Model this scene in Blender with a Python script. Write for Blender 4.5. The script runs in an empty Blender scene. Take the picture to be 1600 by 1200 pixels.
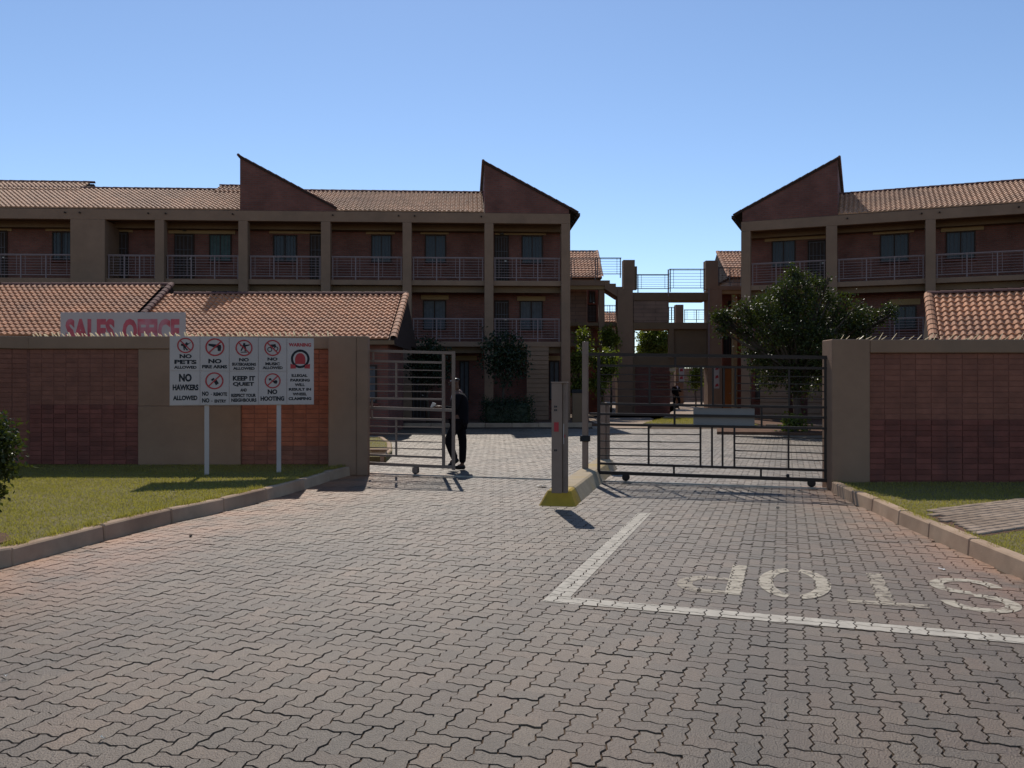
import bpy, bmesh, math, random
import numpy as np
from mathutils import Vector, Matrix
R = math.radians
random.seed(7); rng = np.random.default_rng(7)
S = bpy.context.scene
COL = S.collection

# ------------------------------------------------------------------ camera, sky, sun, exposure
F, EYE = 1360.0, 1.6                      # focal length in photo pixels, eye height
cam_d = bpy.data.cameras.new('camera'); cam = bpy.data.objects.new('camera', cam_d); COL.objects.link(cam)
cam.location = (0, 0, EYE); cam.rotation_euler = (R(90), 0, 0)
cam_d.sensor_width = 36; cam_d.lens = 36*F/1600; cam_d.clip_end = 3000; cam_d.clip_start = 0.05
S.camera = cam
W = bpy.data.worlds.new('World'); S.world = W; W.use_nodes = True
wn = W.node_tree; bg = wn.nodes['Background']
sky = wn.nodes.new('ShaderNodeTexSky'); sky.sky_type = 'NISHITA'; sky.sun_disc = False
SUN_EL, SUN_AZ = R(46.5), R(-7.5)         # the sun stands beyond the buildings, a little left of straight ahead
sky.sun_elevation = SUN_EL; sky.sun_rotation = SUN_AZ
sky.altitude = 1500; sky.air_density = 1.0; sky.dust_density = 0.25; sky.ozone_density = 3.0
bg.inputs['Strength'].default_value = 0.15
wn.links.new(sky.outputs[0], bg.inputs[0])
sd = bpy.data.lights.new('sun', 'SUN'); sd.energy = 4.0; sd.angle = R(0.5); sd.color = (1.0, 0.94, 0.85)
sun = bpy.data.objects.new('sun', sd); COL.objects.link(sun)
sdir = Vector((math.cos(SUN_EL)*math.sin(SUN_AZ), math.cos(SUN_EL)*math.cos(SUN_AZ), math.sin(SUN_EL)))
sun.rotation_euler = sdir.to_track_quat('Z', 'Y').to_euler(); sun.location = (-3, 30, 40)
S.view_settings.view_transform = 'Standard'; S.view_settings.look = 'None'
S.view_settings.exposure = -0.15; S.view_settings.gamma = 1; S.view_settings.use_curve_mapping = False

# ------------------------------------------------------------------ helpers: materials
def mat(name, col, rough=.85, var=.18, scale=3.0, bump=.15, bscale=90, rand=0.0, spec=.2, metal=0.0,
        dirt=None, dirt_amt=.0, island=0.0, local=False):
    m = bpy.data.materials.new(name); m.use_nodes = True
    nt = m.node_tree; N, L = nt.nodes, nt.links
    b = N['Principled BSDF']; b.inputs['Roughness'].default_value = rough
    b.inputs['Specular IOR Level'].default_value = spec; b.inputs['Metallic'].default_value = metal
    if local: src = N.new('ShaderNodeTexCoord').outputs['Object']
    else: src = N.new('ShaderNodeNewGeometry').outputs['Position']
    n1 = N.new('ShaderNodeTexNoise'); n1.inputs['Scale'].default_value = scale; n1.inputs['Detail'].default_value = 8
    n1.inputs['Roughness'].default_value = .65; L.new(src, n1.inputs['Vector'])
    mp = N.new('ShaderNodeMapRange'); mp.inputs[1].default_value = .25; mp.inputs[2].default_value = .75
    mp.inputs[3].default_value = 1-var; mp.inputs[4].default_value = 1+var; L.new(n1.outputs[0], mp.inputs[0])
    fac = mp.outputs[0]
    if rand or island:
        if island:
            g = N.new('ShaderNodeNewGeometry'); r0 = g.outputs['Random Per Island']
        if rand:
            oi = N.new('ShaderNodeObjectInfo'); r1 = oi.outputs['Random']
        if rand and island:
            ad = N.new('ShaderNodeMath'); ad.operation = 'ADD'; L.new(r0, ad.inputs[0]); L.new(r1, ad.inputs[1])
            fr = N.new('ShaderNodeMath'); fr.operation = 'FRACT'; L.new(ad.outputs[0], fr.inputs[0]); rr = fr.outputs[0]
        else: rr = r0 if island else r1
        a = max(rand, island)
        mr = N.new('ShaderNodeMapRange'); mr.inputs[3].default_value = 1-a; mr.inputs[4].default_value = 1+a
        L.new(rr, mr.inputs[0])
        mu = N.new('ShaderNodeMath'); mu.operation = 'MULTIPLY'; L.new(fac, mu.inputs[0]); L.new(mr.outputs[0], mu.inputs[1])
        fac = mu.outputs[0]
    vm = N.new('ShaderNodeVectorMath'); vm.operation = 'SCALE'; vm.inputs[0].default_value = col[:3]
    L.new(fac, vm.inputs['Scale']); out = vm.outputs[0]
    if dirt:
        n2 = N.new('ShaderNodeTexNoise'); n2.inputs['Scale'].default_value = scale*.45; n2.inputs['Detail'].default_value = 6
        L.new(src, n2.inputs['Vector'])
        m2 = N.new('ShaderNodeMapRange'); m2.inputs[1].default_value = .48; m2.inputs[2].default_value = .72
        m2.inputs[3].default_value = 0; m2.inputs[4].default_value = dirt_amt; L.new(n2.outputs[0], m2.inputs[0])
        mx = N.new('ShaderNodeMix'); mx.data_type = 'RGBA'; L.new(m2.outputs[0], mx.inputs[0])
        L.new(out, mx.inputs[6]); mx.inputs[7].default_value = (*dirt, 1); out = mx.outputs[2]
    L.new(out, b.inputs['Base Color'])
    if bump:
        n3 = N.new('ShaderNodeTexNoise'); n3.inputs['Scale'].default_value = bscale; n3.inputs['Detail'].default_value = 4
        L.new(src, n3.inputs['Vector'])
        bp = N.new('ShaderNodeBump'); bp.inputs['Strength'].default_value = bump; bp.inputs['Distance'].default_value = .01
        L.new(n3.outputs[0], bp.inputs['Height']); L.new(bp.outputs[0], b.inputs['Normal'])
    m['out'] = 0
    return m

def masonry(name, c1, c2, mortar, bw=.23, bh=.085, off=.5, msize=.012, rough=.9):
    """courses on far walls, laid out in the wall's own coordinates (along the wall, up)"""
    m = bpy.data.materials.new(name); m.use_nodes = True
    nt = m.node_tree; N, L = nt.nodes, nt.links; b = N['Principled BSDF']; b.inputs['Roughness'].default_value = rough
    b.inputs['Specular IOR Level'].default_value = .25
    tc = N.new('ShaderNodeTexCoord'); sp = N.new('ShaderNodeSeparateXYZ'); L.new(tc.outputs['Object'], sp.inputs[0])
    ad = N.new('ShaderNodeMath'); L.new(sp.outputs[0], ad.inputs[0]); L.new(sp.outputs[1], ad.inputs[1])
    cb = N.new('ShaderNodeCombineXYZ'); L.new(ad.outputs[0], cb.inputs[0]); L.new(sp.outputs[2], cb.inputs[1])
    br = N.new('ShaderNodeTexBrick'); L.new(cb.outputs[0], br.inputs['Vector'])
    br.inputs['Scale'].default_value = 1; br.inputs['Brick Width'].default_value = bw; br.inputs['Row Height'].default_value = bh
    br.inputs['Mortar Size'].default_value = msize; br.inputs['Mortar Smooth'].default_value = .3; br.offset = off
    br.inputs['Color1'].default_value = (*c1, 1); br.inputs['Color2'].default_value = (*c2, 1); br.inputs['Mortar'].default_value = (*mortar, 1)
    n = N.new('ShaderNodeTexNoise'); n.inputs['Scale'].default_value = 1.3; n.inputs['Detail'].default_value = 7; L.new(tc.outputs['Object'], n.inputs['Vector'])
    mp = N.new('ShaderNodeMapRange'); mp.inputs[1].default_value = .3; mp.inputs[2].default_value = .7; mp.inputs[3].default_value = .75; mp.inputs[4].default_value = 1.2
    L.new(n.outputs[0], mp.inputs[0])
    vm = N.new('ShaderNodeVectorMath'); vm.operation = 'SCALE'; L.new(br.outputs[0], vm.inputs[0]); L.new(mp.outputs[0], vm.inputs['Scale'])
    L.new(vm.outputs[0], b.inputs['Base Color'])
    bp = N.new('ShaderNodeBump'); bp.inputs['Strength'].default_value = .5; bp.inputs['Distance'].default_value = -.01
    L.new(br.outputs['Fac'], bp.inputs['Height']); L.new(bp.outputs[0], b.inputs['Normal'])
    return m

def leaf_mat(name, col, rough=.4, var=.5, trans=.25, spec=.25, tcol=None):
    m = mat(name, col, rough=rough, var=.2, scale=1.2, bump=0, island=var, spec=spec)
    nt = m.node_tree; N, L = nt.nodes, nt.links; b = N['Principled BSDF']
    t = N.new('ShaderNodeBsdfTranslucent'); t.inputs[0].default_value = (*(tcol or (col[0]*2.2, col[1]*2.4, col[2]*1.1)), 1)
    mx = N.new('ShaderNodeMixShader'); mx.inputs[0].default_value = trans
    L.new(b.outputs[0], mx.inputs[1]); L.new(t.outputs[0], mx.inputs[2]); L.new(mx.outputs[0], N['Material Output'].inputs[0])
    return m

# paving: grey concrete blocks, each its own shade, with red soil trodden in along the kerbs
def paver_mat(name='paver_concrete', col=(.082, .055, .034), soil=True):
    m = mat(name, col, rough=.53, var=.2, scale=1.3, bump=.9, bscale=110, rand=.24, island=.24, spec=.75)
    nt = m.node_tree; N, L = nt.nodes, nt.links; b = N['Principled BSDF']
    src = b.inputs['Base Color'].links[0].from_socket
    b.inputs['Specular Tint'].default_value = (1, .91, .82, 1)
    g = N.new('ShaderNodeNewGeometry'); pos = g.outputs['Position']
    # reddish / greyish tint block by block
    oi = N.new('ShaderNodeObjectInfo'); ad = N.new('ShaderNodeMath'); ad.operation = 'ADD'
    L.new(oi.outputs['Random'], ad.inputs[0]); L.new(g.outputs['Random Per Island'], ad.inputs[1])
    ml = N.new('ShaderNodeMath'); ml.operation = 'MULTIPLY'; ml.inputs[1].default_value = 7.31; L.new(ad.outputs[0], ml.inputs[0])
    fr = N.new('ShaderNodeMath'); fr.operation = 'FRACT'; L.new(ml.outputs[0], fr.inputs[0])
    tn = N.new('ShaderNodeValToRGB'); e = tn.color_ramp.elements
    e[0].position = 0; e[0].color = (1.07, .98, .89, 1); e[1].position = 1; e[1].color = (.95, 1.01, .99, 1)
    L.new(fr.outputs[0], tn.inputs[0])
    m1 = N.new('ShaderNodeMix'); m1.data_type = 'RGBA'; m1.blend_type = 'MULTIPLY'; m1.inputs[0].default_value = 1
    L.new(src, m1.inputs[6]); L.new(tn.outputs[0], m1.inputs[7]); out = m1.outputs[2]
    # aggregate speckle
    n = N.new('ShaderNodeTexNoise'); n.inputs['Scale'].default_value = 105; n.inputs['Detail'].default_value = 5; n.inputs['Roughness'].default_value = .8; L.new(pos, n.inputs['Vector'])
    r = N.new('ShaderNodeMapRange'); r.inputs[1].default_value = .3; r.inputs[2].default_value = .7; r.inputs[3].default_value = .3; r.inputs[4].default_value = 1.8
    L.new(n.outputs[0], r.inputs[0])
    vs = N.new('ShaderNodeVectorMath'); vs.operation = 'SCALE'; L.new(out, vs.inputs[0]); L.new(r.outputs[0], vs.inputs['Scale']); out = vs.outputs[0]
    # rubber laid down along the wheel tracks of both lanes
    sq = N.new('ShaderNodeVectorMath'); sq.operation = 'DOT_PRODUCT'; sq.inputs[1].default_value = (math.cos(R(-17.5)), math.sin(R(-17.5)), 0); L.new(pos, sq.inputs[0])
    trk = None
    for c0 in (-5.55, -4.05, -1.75, -.2):
        d = N.new('ShaderNodeMath'); d.operation = 'SUBTRACT'; d.inputs[1].default_value = c0; L.new(sq.outputs['Value'], d.inputs[0])
        a = N.new('ShaderNodeMath'); a.operation = 'ABSOLUTE'; L.new(d.outputs[0], a.inputs[0])
        q = N.new('ShaderNodeMapRange'); q.interpolation_type = 'SMOOTHSTEP'; q.inputs[1].default_value = 0; q.inputs[2].default_value = .45; q.inputs[3].default_value = 1; q.inputs[4].default_value = 0; L.new(a.outputs[0], q.inputs[0])
        if trk is None: trk = q.outputs[0]
        else:
            s2 = N.new('ShaderNodeMath'); s2.operation = 'MAXIMUM'; L.new(trk, s2.inputs[0]); L.new(q.outputs[0], s2.inputs[1]); trk = s2.outputs[0]
    n7 = N.new('ShaderNodeTexNoise'); n7.inputs['Scale'].default_value = 1.1; n7.inputs['Detail'].default_value = 6; L.new(pos, n7.inputs['Vector'])
    t7 = N.new('ShaderNodeMath'); t7.operation = 'MULTIPLY'; L.new(trk, t7.inputs[0]); L.new(n7.outputs[0], t7.inputs[1])
    r7 = N.new('ShaderNodeMapRange'); r7.inputs[1].default_value = 0; r7.inputs[2].default_value = .7; r7.inputs[3].default_value = 1; r7.inputs[4].default_value = .66; L.new(t7.outputs[0], r7.inputs[0])
    v7 = N.new('ShaderNodeVectorMath'); v7.operation = 'SCALE'; L.new(out, v7.inputs[0]); L.new(r7.outputs[0], v7.inputs['Scale']); out = v7.outputs[0]
    # oil and tyre stains: broad patches
    n4 = N.new('ShaderNodeTexNoise'); n4.inputs['Scale'].default_value = .55; n4.inputs['Detail'].default_value = 5; L.new(pos, n4.inputs['Vector'])
    r4 = N.new('ShaderNodeMapRange'); r4.inputs[1].default_value = .35; r4.inputs[2].default_value = .65; r4.inputs[3].default_value = .72; r4.inputs[4].default_value = 1.26
    L.new(n4.outputs[0], r4.inputs[0])
    v4 = N.new('ShaderNodeVectorMath'); v4.operation = 'SCALE'; L.new(out, v4.inputs[0]); L.new(r4.outputs[0], v4.inputs['Scale']); out = v4.outputs[0]
    n6 = N.new('ShaderNodeTexNoise'); n6.inputs['Scale'].default_value = .38; n6.inputs['Detail'].default_value = 7; n6.inputs['Roughness'].default_value = .62; L.new(pos, n6.inputs['Vector'])
    r6 = N.new('ShaderNodeMapRange'); r6.inputs[1].default_value = .50; r6.inputs[2].default_value = .72; r6.inputs[3].default_value = 0; r6.inputs[4].default_value = .42
    L.new(n6.outputs[0], r6.inputs[0])
    m6 = N.new('ShaderNodeMix'); m6.data_type = 'RGBA'; L.new(r6.outputs[0], m6.inputs[0]); L.new(out, m6.inputs[6]); m6.inputs[7].default_value = (.155, .088, .052, 1); out = m6.outputs[2]
    if soil:
        sx = N.new('ShaderNodeSeparateXYZ'); L.new(pos, sx.inputs[0])
        def kerbmask(x0, y0, x1, y1, side, w, amt):
            k = (x1-x0)/(y1-y0)
            a = N.new('ShaderNodeMath'); a.operation = 'MULTIPLY_ADD'; a.inputs[1].default_value = k; a.inputs[2].default_value = x0-k*y0
            L.new(sx.outputs[1], a.inputs[0])
            d = N.new('ShaderNodeMath'); d.operation = 'SUBTRACT'
            if side > 0: L.new(sx.outputs[0], d.inputs[0]); L.new(a.outputs[0], d.inputs[1])
            else: L.new(a.outputs[0], d.inputs[0]); L.new(sx.outputs[0], d.inputs[1])
            q = N.new('ShaderNodeMapRange'); q.inputs[1].default_value = 0; q.inputs[2].default_value = w; q.inputs[3].default_value = amt; q.inputs[4].default_value = 0
            L.new(d.outputs[0], q.inputs[0]); return q.outputs[0]
        kl = kerbmask(-4.45, 7.4, -2.8, 14.6, 1, 1.7, 1.0); kr = kerbmask(4.1, 7.0, 4.75, 13.0, -1, .9, .75)
        mxm = N.new('ShaderNodeMath'); mxm.operation = 'MAXIMUM'; L.new(kl, mxm.inputs[0]); L.new(kr, mxm.inputs[1])
        ns = N.new('ShaderNodeTexNoise'); ns.inputs['Scale'].default_value = 1.6; ns.inputs['Detail'].default_value = 9; ns.inputs['Roughness'].default_value = .7
        L.new(pos, ns.inputs['Vector'])
        nr = N.new('ShaderNodeMapRange'); nr.inputs[1].default_value = .34; nr.inputs[2].default_value = .58; nr.inputs[3].default_value = .0; nr.inputs[4].default_value = 1
        L.new(ns.outputs[0], nr.inputs[0])
        pr = N.new('ShaderNodeMath'); pr.operation = 'MULTIPLY'; L.new(mxm.outputs[0], pr.inputs[0]); L.new(nr.outputs[0], pr.inputs[1]); pr.use_clamp = True
        m5 = N.new('ShaderNodeMix'); m5.data_type = 'RGBA'; L.new(pr.outputs[0], m5.inputs[0]); L.new(out, m5.inputs[6]); m5.inputs[7].default_value = (.34, .155, .075, 1)
        out = m5.outputs[2]
    L.new(out, b.inputs['Base Color'])
    return m

M = {}
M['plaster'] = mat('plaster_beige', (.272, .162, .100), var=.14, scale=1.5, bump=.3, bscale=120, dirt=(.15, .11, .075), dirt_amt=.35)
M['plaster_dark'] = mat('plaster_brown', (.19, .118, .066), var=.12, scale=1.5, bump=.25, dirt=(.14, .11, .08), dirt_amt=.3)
M['ochre'] = mat('plaster_ochre', (.33, .21, .10), var=.1, scale=2, bump=.15)
M['brick_far'] = masonry('brick_courses', (.215, .078, .055), (.17, .064, .047), (.15, .088, .068))
M['block_far'] = masonry('block_courses', (.27, .165, .115), (.23, .14, .098), (.12, .08, .06), bw=1.2, bh=.2, off=.5, msize=.012)
M['brick'] = mat('clay_brick', (.235, .092, .058), var=.22, scale=6, bump=.4, bscale=150, rand=.10, island=.10, dirt=(.16, .065, .045), dirt_amt=.5)
M['brick_low'] = mat('clay_brick_damp', (.19, .062, .044), var=.22, scale=6, bump=.4, bscale=150, rand=.2, island=.2, dirt=(.09, .045, .035), dirt_amt=.5)
M['brick_bounce_lit'] = mat('clay_brick_bounce_lit', (.35, .108, .056), var=.22, scale=6, bump=.4, bscale=150, rand=.13, island=.13, dirt=(.17, .07, .045), dirt_amt=.5)  # sunlight bounced off lawn and paving is put into this brighter orange
M['mortar'] = mat('mortar_dark', (.24, .10, .07), var=.15, scale=9, bump=.3)
M['tile'] = mat('terracotta_tile', (.54, .235, .112), rough=.75, var=.2, scale=1.2, bump=.25, bscale=70, rand=.16, island=.16, spec=.35, dirt=(.26, .14, .10), dirt_amt=.45)
M['tile_pale'] = mat('weathered_tile', (.52, .29, .17), rough=.75, var=.2, scale=.8, bump=.2, rand=.16, island=.16, spec=.35, dirt=(.26, .16, .11), dirt_amt=.45)
M['tile_dark'] = mat('dark_ridge_tile', (.16, .075, .06), rough=.8, var=.2, scale=1, bump=.2, island=.15)
M['timber'] = mat('dark_timber', (.05, .03, .022), var=.2, scale=4, bump=.2)
M['rail'] = mat('railing_paint', (.25, .175, .16), rough=.5, var=.1, bump=0, scale=4)
M['rail_dark'] = mat('railing_steel_dark', (.10, .085, .085), rough=.5, var=.1, bump=0, scale=4)
M['gate_beige'] = mat('gate_paint_beige', (.235, .162, .118), rough=.5, var=.12, bump=.05, scale=5, dirt=(.16, .10, .07), dirt_amt=.4)
M['gate_brown'] = mat('gate_paint_brown', (.040, .027, .020), rough=.5, var=.15, bump=.05, scale=5, dirt=(.04, .025, .018), dirt_amt=.3, spec=.2)
M['post'] = mat('post_paint', (.27, .182, .130), rough=.7, var=.1, bump=.05, scale=4, dirt=(.18, .12, .09), dirt_amt=.3)
M['steel'] = mat('track_steel', (.42, .38, .33), rough=.4, var=.25, bump=.05, scale=9, metal=.6, dirt=(.22, .13, .08), dirt_amt=.6)
M['black'] = mat('black_rubber', (.02, .019, .018), rough=.6, var=.2, bump=.05)
M['sign_white'] = mat('sign_white', (.50, .41, .355), rough=.7, var=.05, bump=0, scale=2, dirt=(.34, .30, .27), dirt_amt=.3)
M['plate'] = mat('gate_plate_paint', (.25, .22, .195), rough=.7, var=.08, bump=0, scale=3, dirt=(.3, .27, .24), dirt_amt=.4)
M['ink'] = mat('ink_black', (.02, .02, .022), rough=.6, var=.1, bump=0)
M['red'] = mat('ink_red', (.40, .045, .045), rough=.6, var=.12, bump=0)
M['red_faded'] = mat('ink_red_faded', (.50, .10, .11), rough=.7, var=.3, bump=0, scale=4, dirt=(.55, .33, .34), dirt_amt=.8)
M['kerb'] = mat('kerb_concrete', (.42, .29, .19), rough=.9, var=.2, scale=3, bump=.35, rand=.1, dirt=(.22, .12, .07), dirt_amt=.5)
M['yellow'] = mat('yellow_paint_worn', (.42, .27, .03), rough=.7, var=.2, scale=5, bump=.3, dirt=(.22, .17, .11), dirt_amt=.6)
M['island'] = mat('island_concrete', (.40, .31, .20), rough=.85, var=.2, scale=4, bump=.3, dirt=(.46, .31, .06), dirt_amt=.7)
M['sand'] = mat('joint_sand', (.085, .055, .034), rough=.95, var=.3, scale=5, bump=.3)
M['soil'] = mat('red_soil', (.13, .068, .04), rough=.95, var=.35, scale=3, bump=.5, bscale=40)
M['earth'] = mat('open_ground', (.17, .12, .075), rough=.95, var=.3, scale=.3, bump=.3)
M['lawn'] = mat('lawn_soil', (.17, .14, .06), rough=.95, var=.3, scale=3, bump=.4, bscale=60, dirt=(.19, .145, .06), dirt_amt=.6)
M['grass'] = leaf_mat('grass_blade', (.235, .195, .06), rough=.6, var=.45, trans=.4)
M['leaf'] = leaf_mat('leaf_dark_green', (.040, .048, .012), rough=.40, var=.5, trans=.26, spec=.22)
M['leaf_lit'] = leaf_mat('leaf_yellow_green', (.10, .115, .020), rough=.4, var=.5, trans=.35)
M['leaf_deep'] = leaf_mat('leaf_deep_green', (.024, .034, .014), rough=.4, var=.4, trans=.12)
M['bark'] = mat('bark', (.085, .062, .045), rough=.95, var=.3, scale=8, bump=.6, bscale=40)
M['glass'] = mat('window_glass', (.022, .024, .027), rough=.3, var=.3, scale=2, bump=0, spec=.3)
M['curtain'] = mat('curtain_grey', (.115, .112, .112), rough=.8, var=.25, scale=5, bump=0)
M['curtain_teal'] = mat('curtain_teal', (.075, .105, .095), rough=.8, var=.25, scale=5, bump=0)
M['door'] = mat('door_brown', (.055, .032, .022), rough=.6, var=.2, scale=4, bump=.1)
M['lamp'] = mat('lamp_bulkhead', (.10, .08, .06), rough=.5, var=.1, bump=0)
M['paint'] = mat('road_paint_white', (.46, .42, .35), rough=.8, var=.2, scale=6, bump=.2)
M['skin'] = mat('skin_brown', (.13, .065, .04), rough=.5, var=.08, bump=0)
M['suit'] = mat('navy_cloth', (.007, .006, .008), rough=.9, var=.2, bump=.1, spec=.08)
M['shirt'] = mat('pale_cloth', (.35, .36, .42), rough=.8, var=.1, bump=0)
M['shoe'] = mat('shoe_black', (.012, .011, .011), rough=.35, var=.1, bump=0)
M['paper'] = mat('litter_paper', (.7, .68, .62), rough=.8, var=.1, bump=0)
M['spike'] = leaf_mat('spike_cream', (.5, .46, .38), rough=.3, var=.2, trans=.8, tcol=(.95, .88, .70))
M['path'] = mat('path_stone', (.33, .245, .175), rough=.9, var=.22, scale=3, bump=.35, rand=.14, dirt=(.20, .13, .08), dirt_amt=.5)
M['box'] = mat('box_cream', (.55, .42, .27), rough=.7, var=.15, bump=.1)
M['orange'] = mat('orange_door_paint', (.33, .13, .04), rough=.6, var=.15, bump=.05)
M['paver'] = paver_mat()
M['paver_pale'] = paver_mat('paver_concrete_pale', (.13, .098, .068), False)  # paler base colour for the blocks beyond the gate line
M['glass_white'] = mat('vent_white', (.55, .55, .55), rough=.5, var=.05, bump=0)

# ------------------------------------------------------------------ helpers: geometry and tags
def link(o, parent=None):
    COL.objects.link(o)
    if parent is not None: o.parent = parent
    return o
def tag(o, label=None, cat=None, group=None, kind=None):
    if label: o['label'] = label
    if cat: o['category'] = cat
    if group: o['group'] = group
    if kind: o['kind'] = kind
    return o
def empty(name, loc=(0, 0, 0), rz=0.0, parent=None):
    o = bpy.data.objects.new(name, None); o.empty_display_size = .2
    o.location = loc; o.rotation_euler = (0, 0, rz); return link(o, parent)

class MB:
    def __init__(s): s.v = []; s.f = []
    def add(s, vs, fs):
        n = len(s.v); s.v += [tuple(p) for p in vs]; s.f += [tuple(i+n for i in f) for f in fs]; return s
    def box(s, x0, x1, y0, y1, z0, z1):
        if x0 > x1: x0, x1 = x1, x0
        if y0 > y1: y0, y1 = y1, y0
        if z0 > z1: z0, z1 = z1, z0
        return s.add([(x0,y0,z0),(x1,y0,z0),(x1,y1,z0),(x0,y1,z0),(x0,y0,z1),(x1,y0,z1),(x1,y1,z1),(x0,y1,z1)],
                     [(0,3,2,1),(4,5,6,7),(0,1,5,4),(1,2,6,5),(2,3,7,6),(3,0,4,7)])
    def bar(s, p, q, w, h=None):
        """square bar from p to q; w across (in the horizontal/depth direction), h the other way"""
        h = h or w; p, q = Vector(p), Vector(q); d = (q-p).normalized()
        up = Vector((0, 0, 1)) if abs(d.z) < .9 else Vector((1, 0, 0))
        a = d.cross(up).normalized()*w/2; b = a.cross(d).normalized()*h/2
        vs = [p-a-b, p+a-b, p+a+b, p-a+b, q-a-b, q+a-b, q+a+b, q-a+b]
        return s.add(vs, [(0,1,2,3),(7,6,5,4),(0,4,5,1),(1,5,6,2),(2,6,7,3),(3,7,4,0)])
    def tube(s, pts, rads, n=8):
        pts = [Vector(p) for p in pts]; rings = []
        for i, p in enumerate(pts):
            d = (pts[min(i+1, len(pts)-1)]-pts[max(i-1, 0)]).normalized()
            up = Vector((0, 0, 1)) if abs(d.z) < .95 else Vector((1, 0, 0))
            a = d.cross(up).normalized(); b = a.cross(d)
            r = rads[i] if hasattr(rads, '__len__') else rads
            rings.append([p+(a*math.cos(2*math.pi*k/n)+b*math.sin(2*math.pi*k/n))*r for k in range(n)])
        vs = [q for r_ in rings for q in r_]; fs = []
        for i in range(len(pts)-1):
            for k in range(n): fs.append((i*n+k, i*n+(k+1) % n, (i+1)*n+(k+1) % n, (i+1)*n+k))
        fs.append(tuple(range(n-1, -1, -1))); fs.append(tuple((len(pts)-1)*n+k for k in range(n)))
        return s.add(vs, fs)
    def prism(s, poly, y0, y1):
        """polygon in (x, z) pushed from y0 to y1"""
        n = len(poly); vs = [(x, y0, z) for x, z in poly]+[(x, y1, z) for x, z in poly]
        fs = [tuple(range(n)), tuple(range(2*n-1, n-1, -1))]+[(i, i+n, (i+1) % n+n, (i+1) % n) for i in range(n)]
        return s.add(vs, fs)
    def slab(s, poly, z0, z1):
        n = len(poly); vs = [(x, y, z0) for x, y in poly]+[(x, y, z1) for x, y in poly]
        fs = [tuple(range(n-1, -1, -1)), tuple(range(n, 2*n))]+[(i, (i+1) % n, (i+1) % n+n, i+n) for i in range(n)]
        return s.add(vs, fs)
    def mesh(s, name, m=None, smooth=False, bevel=0):
        me = bpy.data.meshes.new(name); me.from_pydata(s.v, [], s.f)
        bm = bmesh.new(); bm.from_mesh(me); bmesh.ops.recalc_face_normals(bm, faces=bm.faces)
        if bevel: bmesh.ops.bevel(bm, geom=list(bm.edges), offset=bevel, segments=1, affect='EDGES', clamp_overlap=True)
        bm.to_mesh(me); bm.free()
        if m: me.materials.append(m)
        if smooth: me.polygons.foreach_set('use_smooth', [True]*len(me.polygons))
        return me
    def build(s, name, m, parent=None, smooth=False, bevel=0, loc=None, rz=0):
        o = bpy.data.objects.new(name, s.mesh(name, m, smooth, bevel))
        if loc is not None: o.location = loc
        o.rotation_euler = (0, 0, rz); return link(o, parent)
def raw_mesh(name, verts, faces, m, smooth=False):
    """big meshes: numpy arrays, all faces with the same number of corners"""
    me = bpy.data.meshes.new(name); verts = np.asarray(verts, np.float32).reshape(-1, 3); faces = np.asarray(faces, np.int32)
    k = faces.shape[1]; me.vertices.add(len(verts)); me.vertices.foreach_set('co', verts.ravel())
    me.loops.add(faces.size); me.loops.foreach_set('vertex_index', faces.ravel())
    me.polygons.add(len(faces)); me.polygons.foreach_set('loop_start', np.arange(0, faces.size, k, dtype=np.int32))
    me.materials.append(m); me.update(calc_edges=True); me.validate()
    me.polygons.foreach_set('use_smooth', [smooth]*len(me.polygons))
    return me
def put(name, me, parent=None, loc=(0, 0, 0), rz=0):
    o = bpy.data.objects.new(name, me); o.location = loc; o.rotation_euler = (0, 0, rz); return link(o, parent)

def gp(x, y, z=0.0):
    """where the line of sight through a photo point meets the level z: surveying the place from the photo"""
    d = (EYE-z)*F/(y-600); return ((x-800)/F*d, d)
class Front:
    """a vertical plane in plan: origin, direction along it; s along, dep behind it"""
    def __init__(s, o, ang):
        s.o = o; s.a = ang; s.e = (math.cos(ang), math.sin(ang)); s.n = (-math.sin(ang), math.cos(ang))
    def s_(s, px, dep=0.0):
        k = (px-800)/F; ox, oy = s.o[0]+s.n[0]*dep, s.o[1]+s.n[1]*dep
        return (k*oy-ox)/(s.e[0]-k*s.e[1])
    def sz(s, px, py, dep=0.0):
        q = s.s_(px, dep); Y = s.o[1]+s.e[1]*q+s.n[1]*dep
        return q, EYE+(600-py)*Y/F
    def world(s, q, dep=0.0): return (s.o[0]+s.e[0]*q+s.n[0]*dep, s.o[1]+s.e[1]*q+s.n[1]*dep)

FONT_CACHE = {}
def text_mesh(s, w, h, m, bold=.02, depth=.0015):
    """letters fitted to w x h, centred on the origin, standing in the xz plane and facing -y"""
    cu = bpy.data.curves.new('lettering', 'FONT'); cu.body = s; cu.size = 1; cu.offset = bold; cu.extrude = .01; cu.resolution_u = 3
    ob = bpy.data.objects.new('lettering', cu); COL.objects.link(ob)
    dg = bpy.context.evaluated_depsgraph_get(); me = bpy.data.meshes.new_from_object(ob.evaluated_get(dg))
    bpy.data.objects.remove(ob); bpy.data.curves.remove(cu)
    n = len(me.vertices); co = np.empty(n*3, np.float32); me.vertices.foreach_get('co', co); co = co.reshape(-1, 3)
    lo, hi = co.min(0), co.max(0)
    x = (co[:, 0]-(lo[0]+hi[0])/2)*w/(hi[0]-lo[0]); z = (co[:, 1]-(lo[1]+hi[1])/2)*h/(hi[1]-lo[1])
    y = -(co[:, 2]/.01)*depth
    me.vertices.foreach_set('co', np.stack([x, y, z], 1).astype(np.float32).ravel()); me.materials.clear(); me.materials.append(m); me.update()
    return me
def lettering(s, w, h, m, parent, loc, bold=.02):
    return put('lettering', text_mesh(s, w, h, m, bold), parent, loc)

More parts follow.
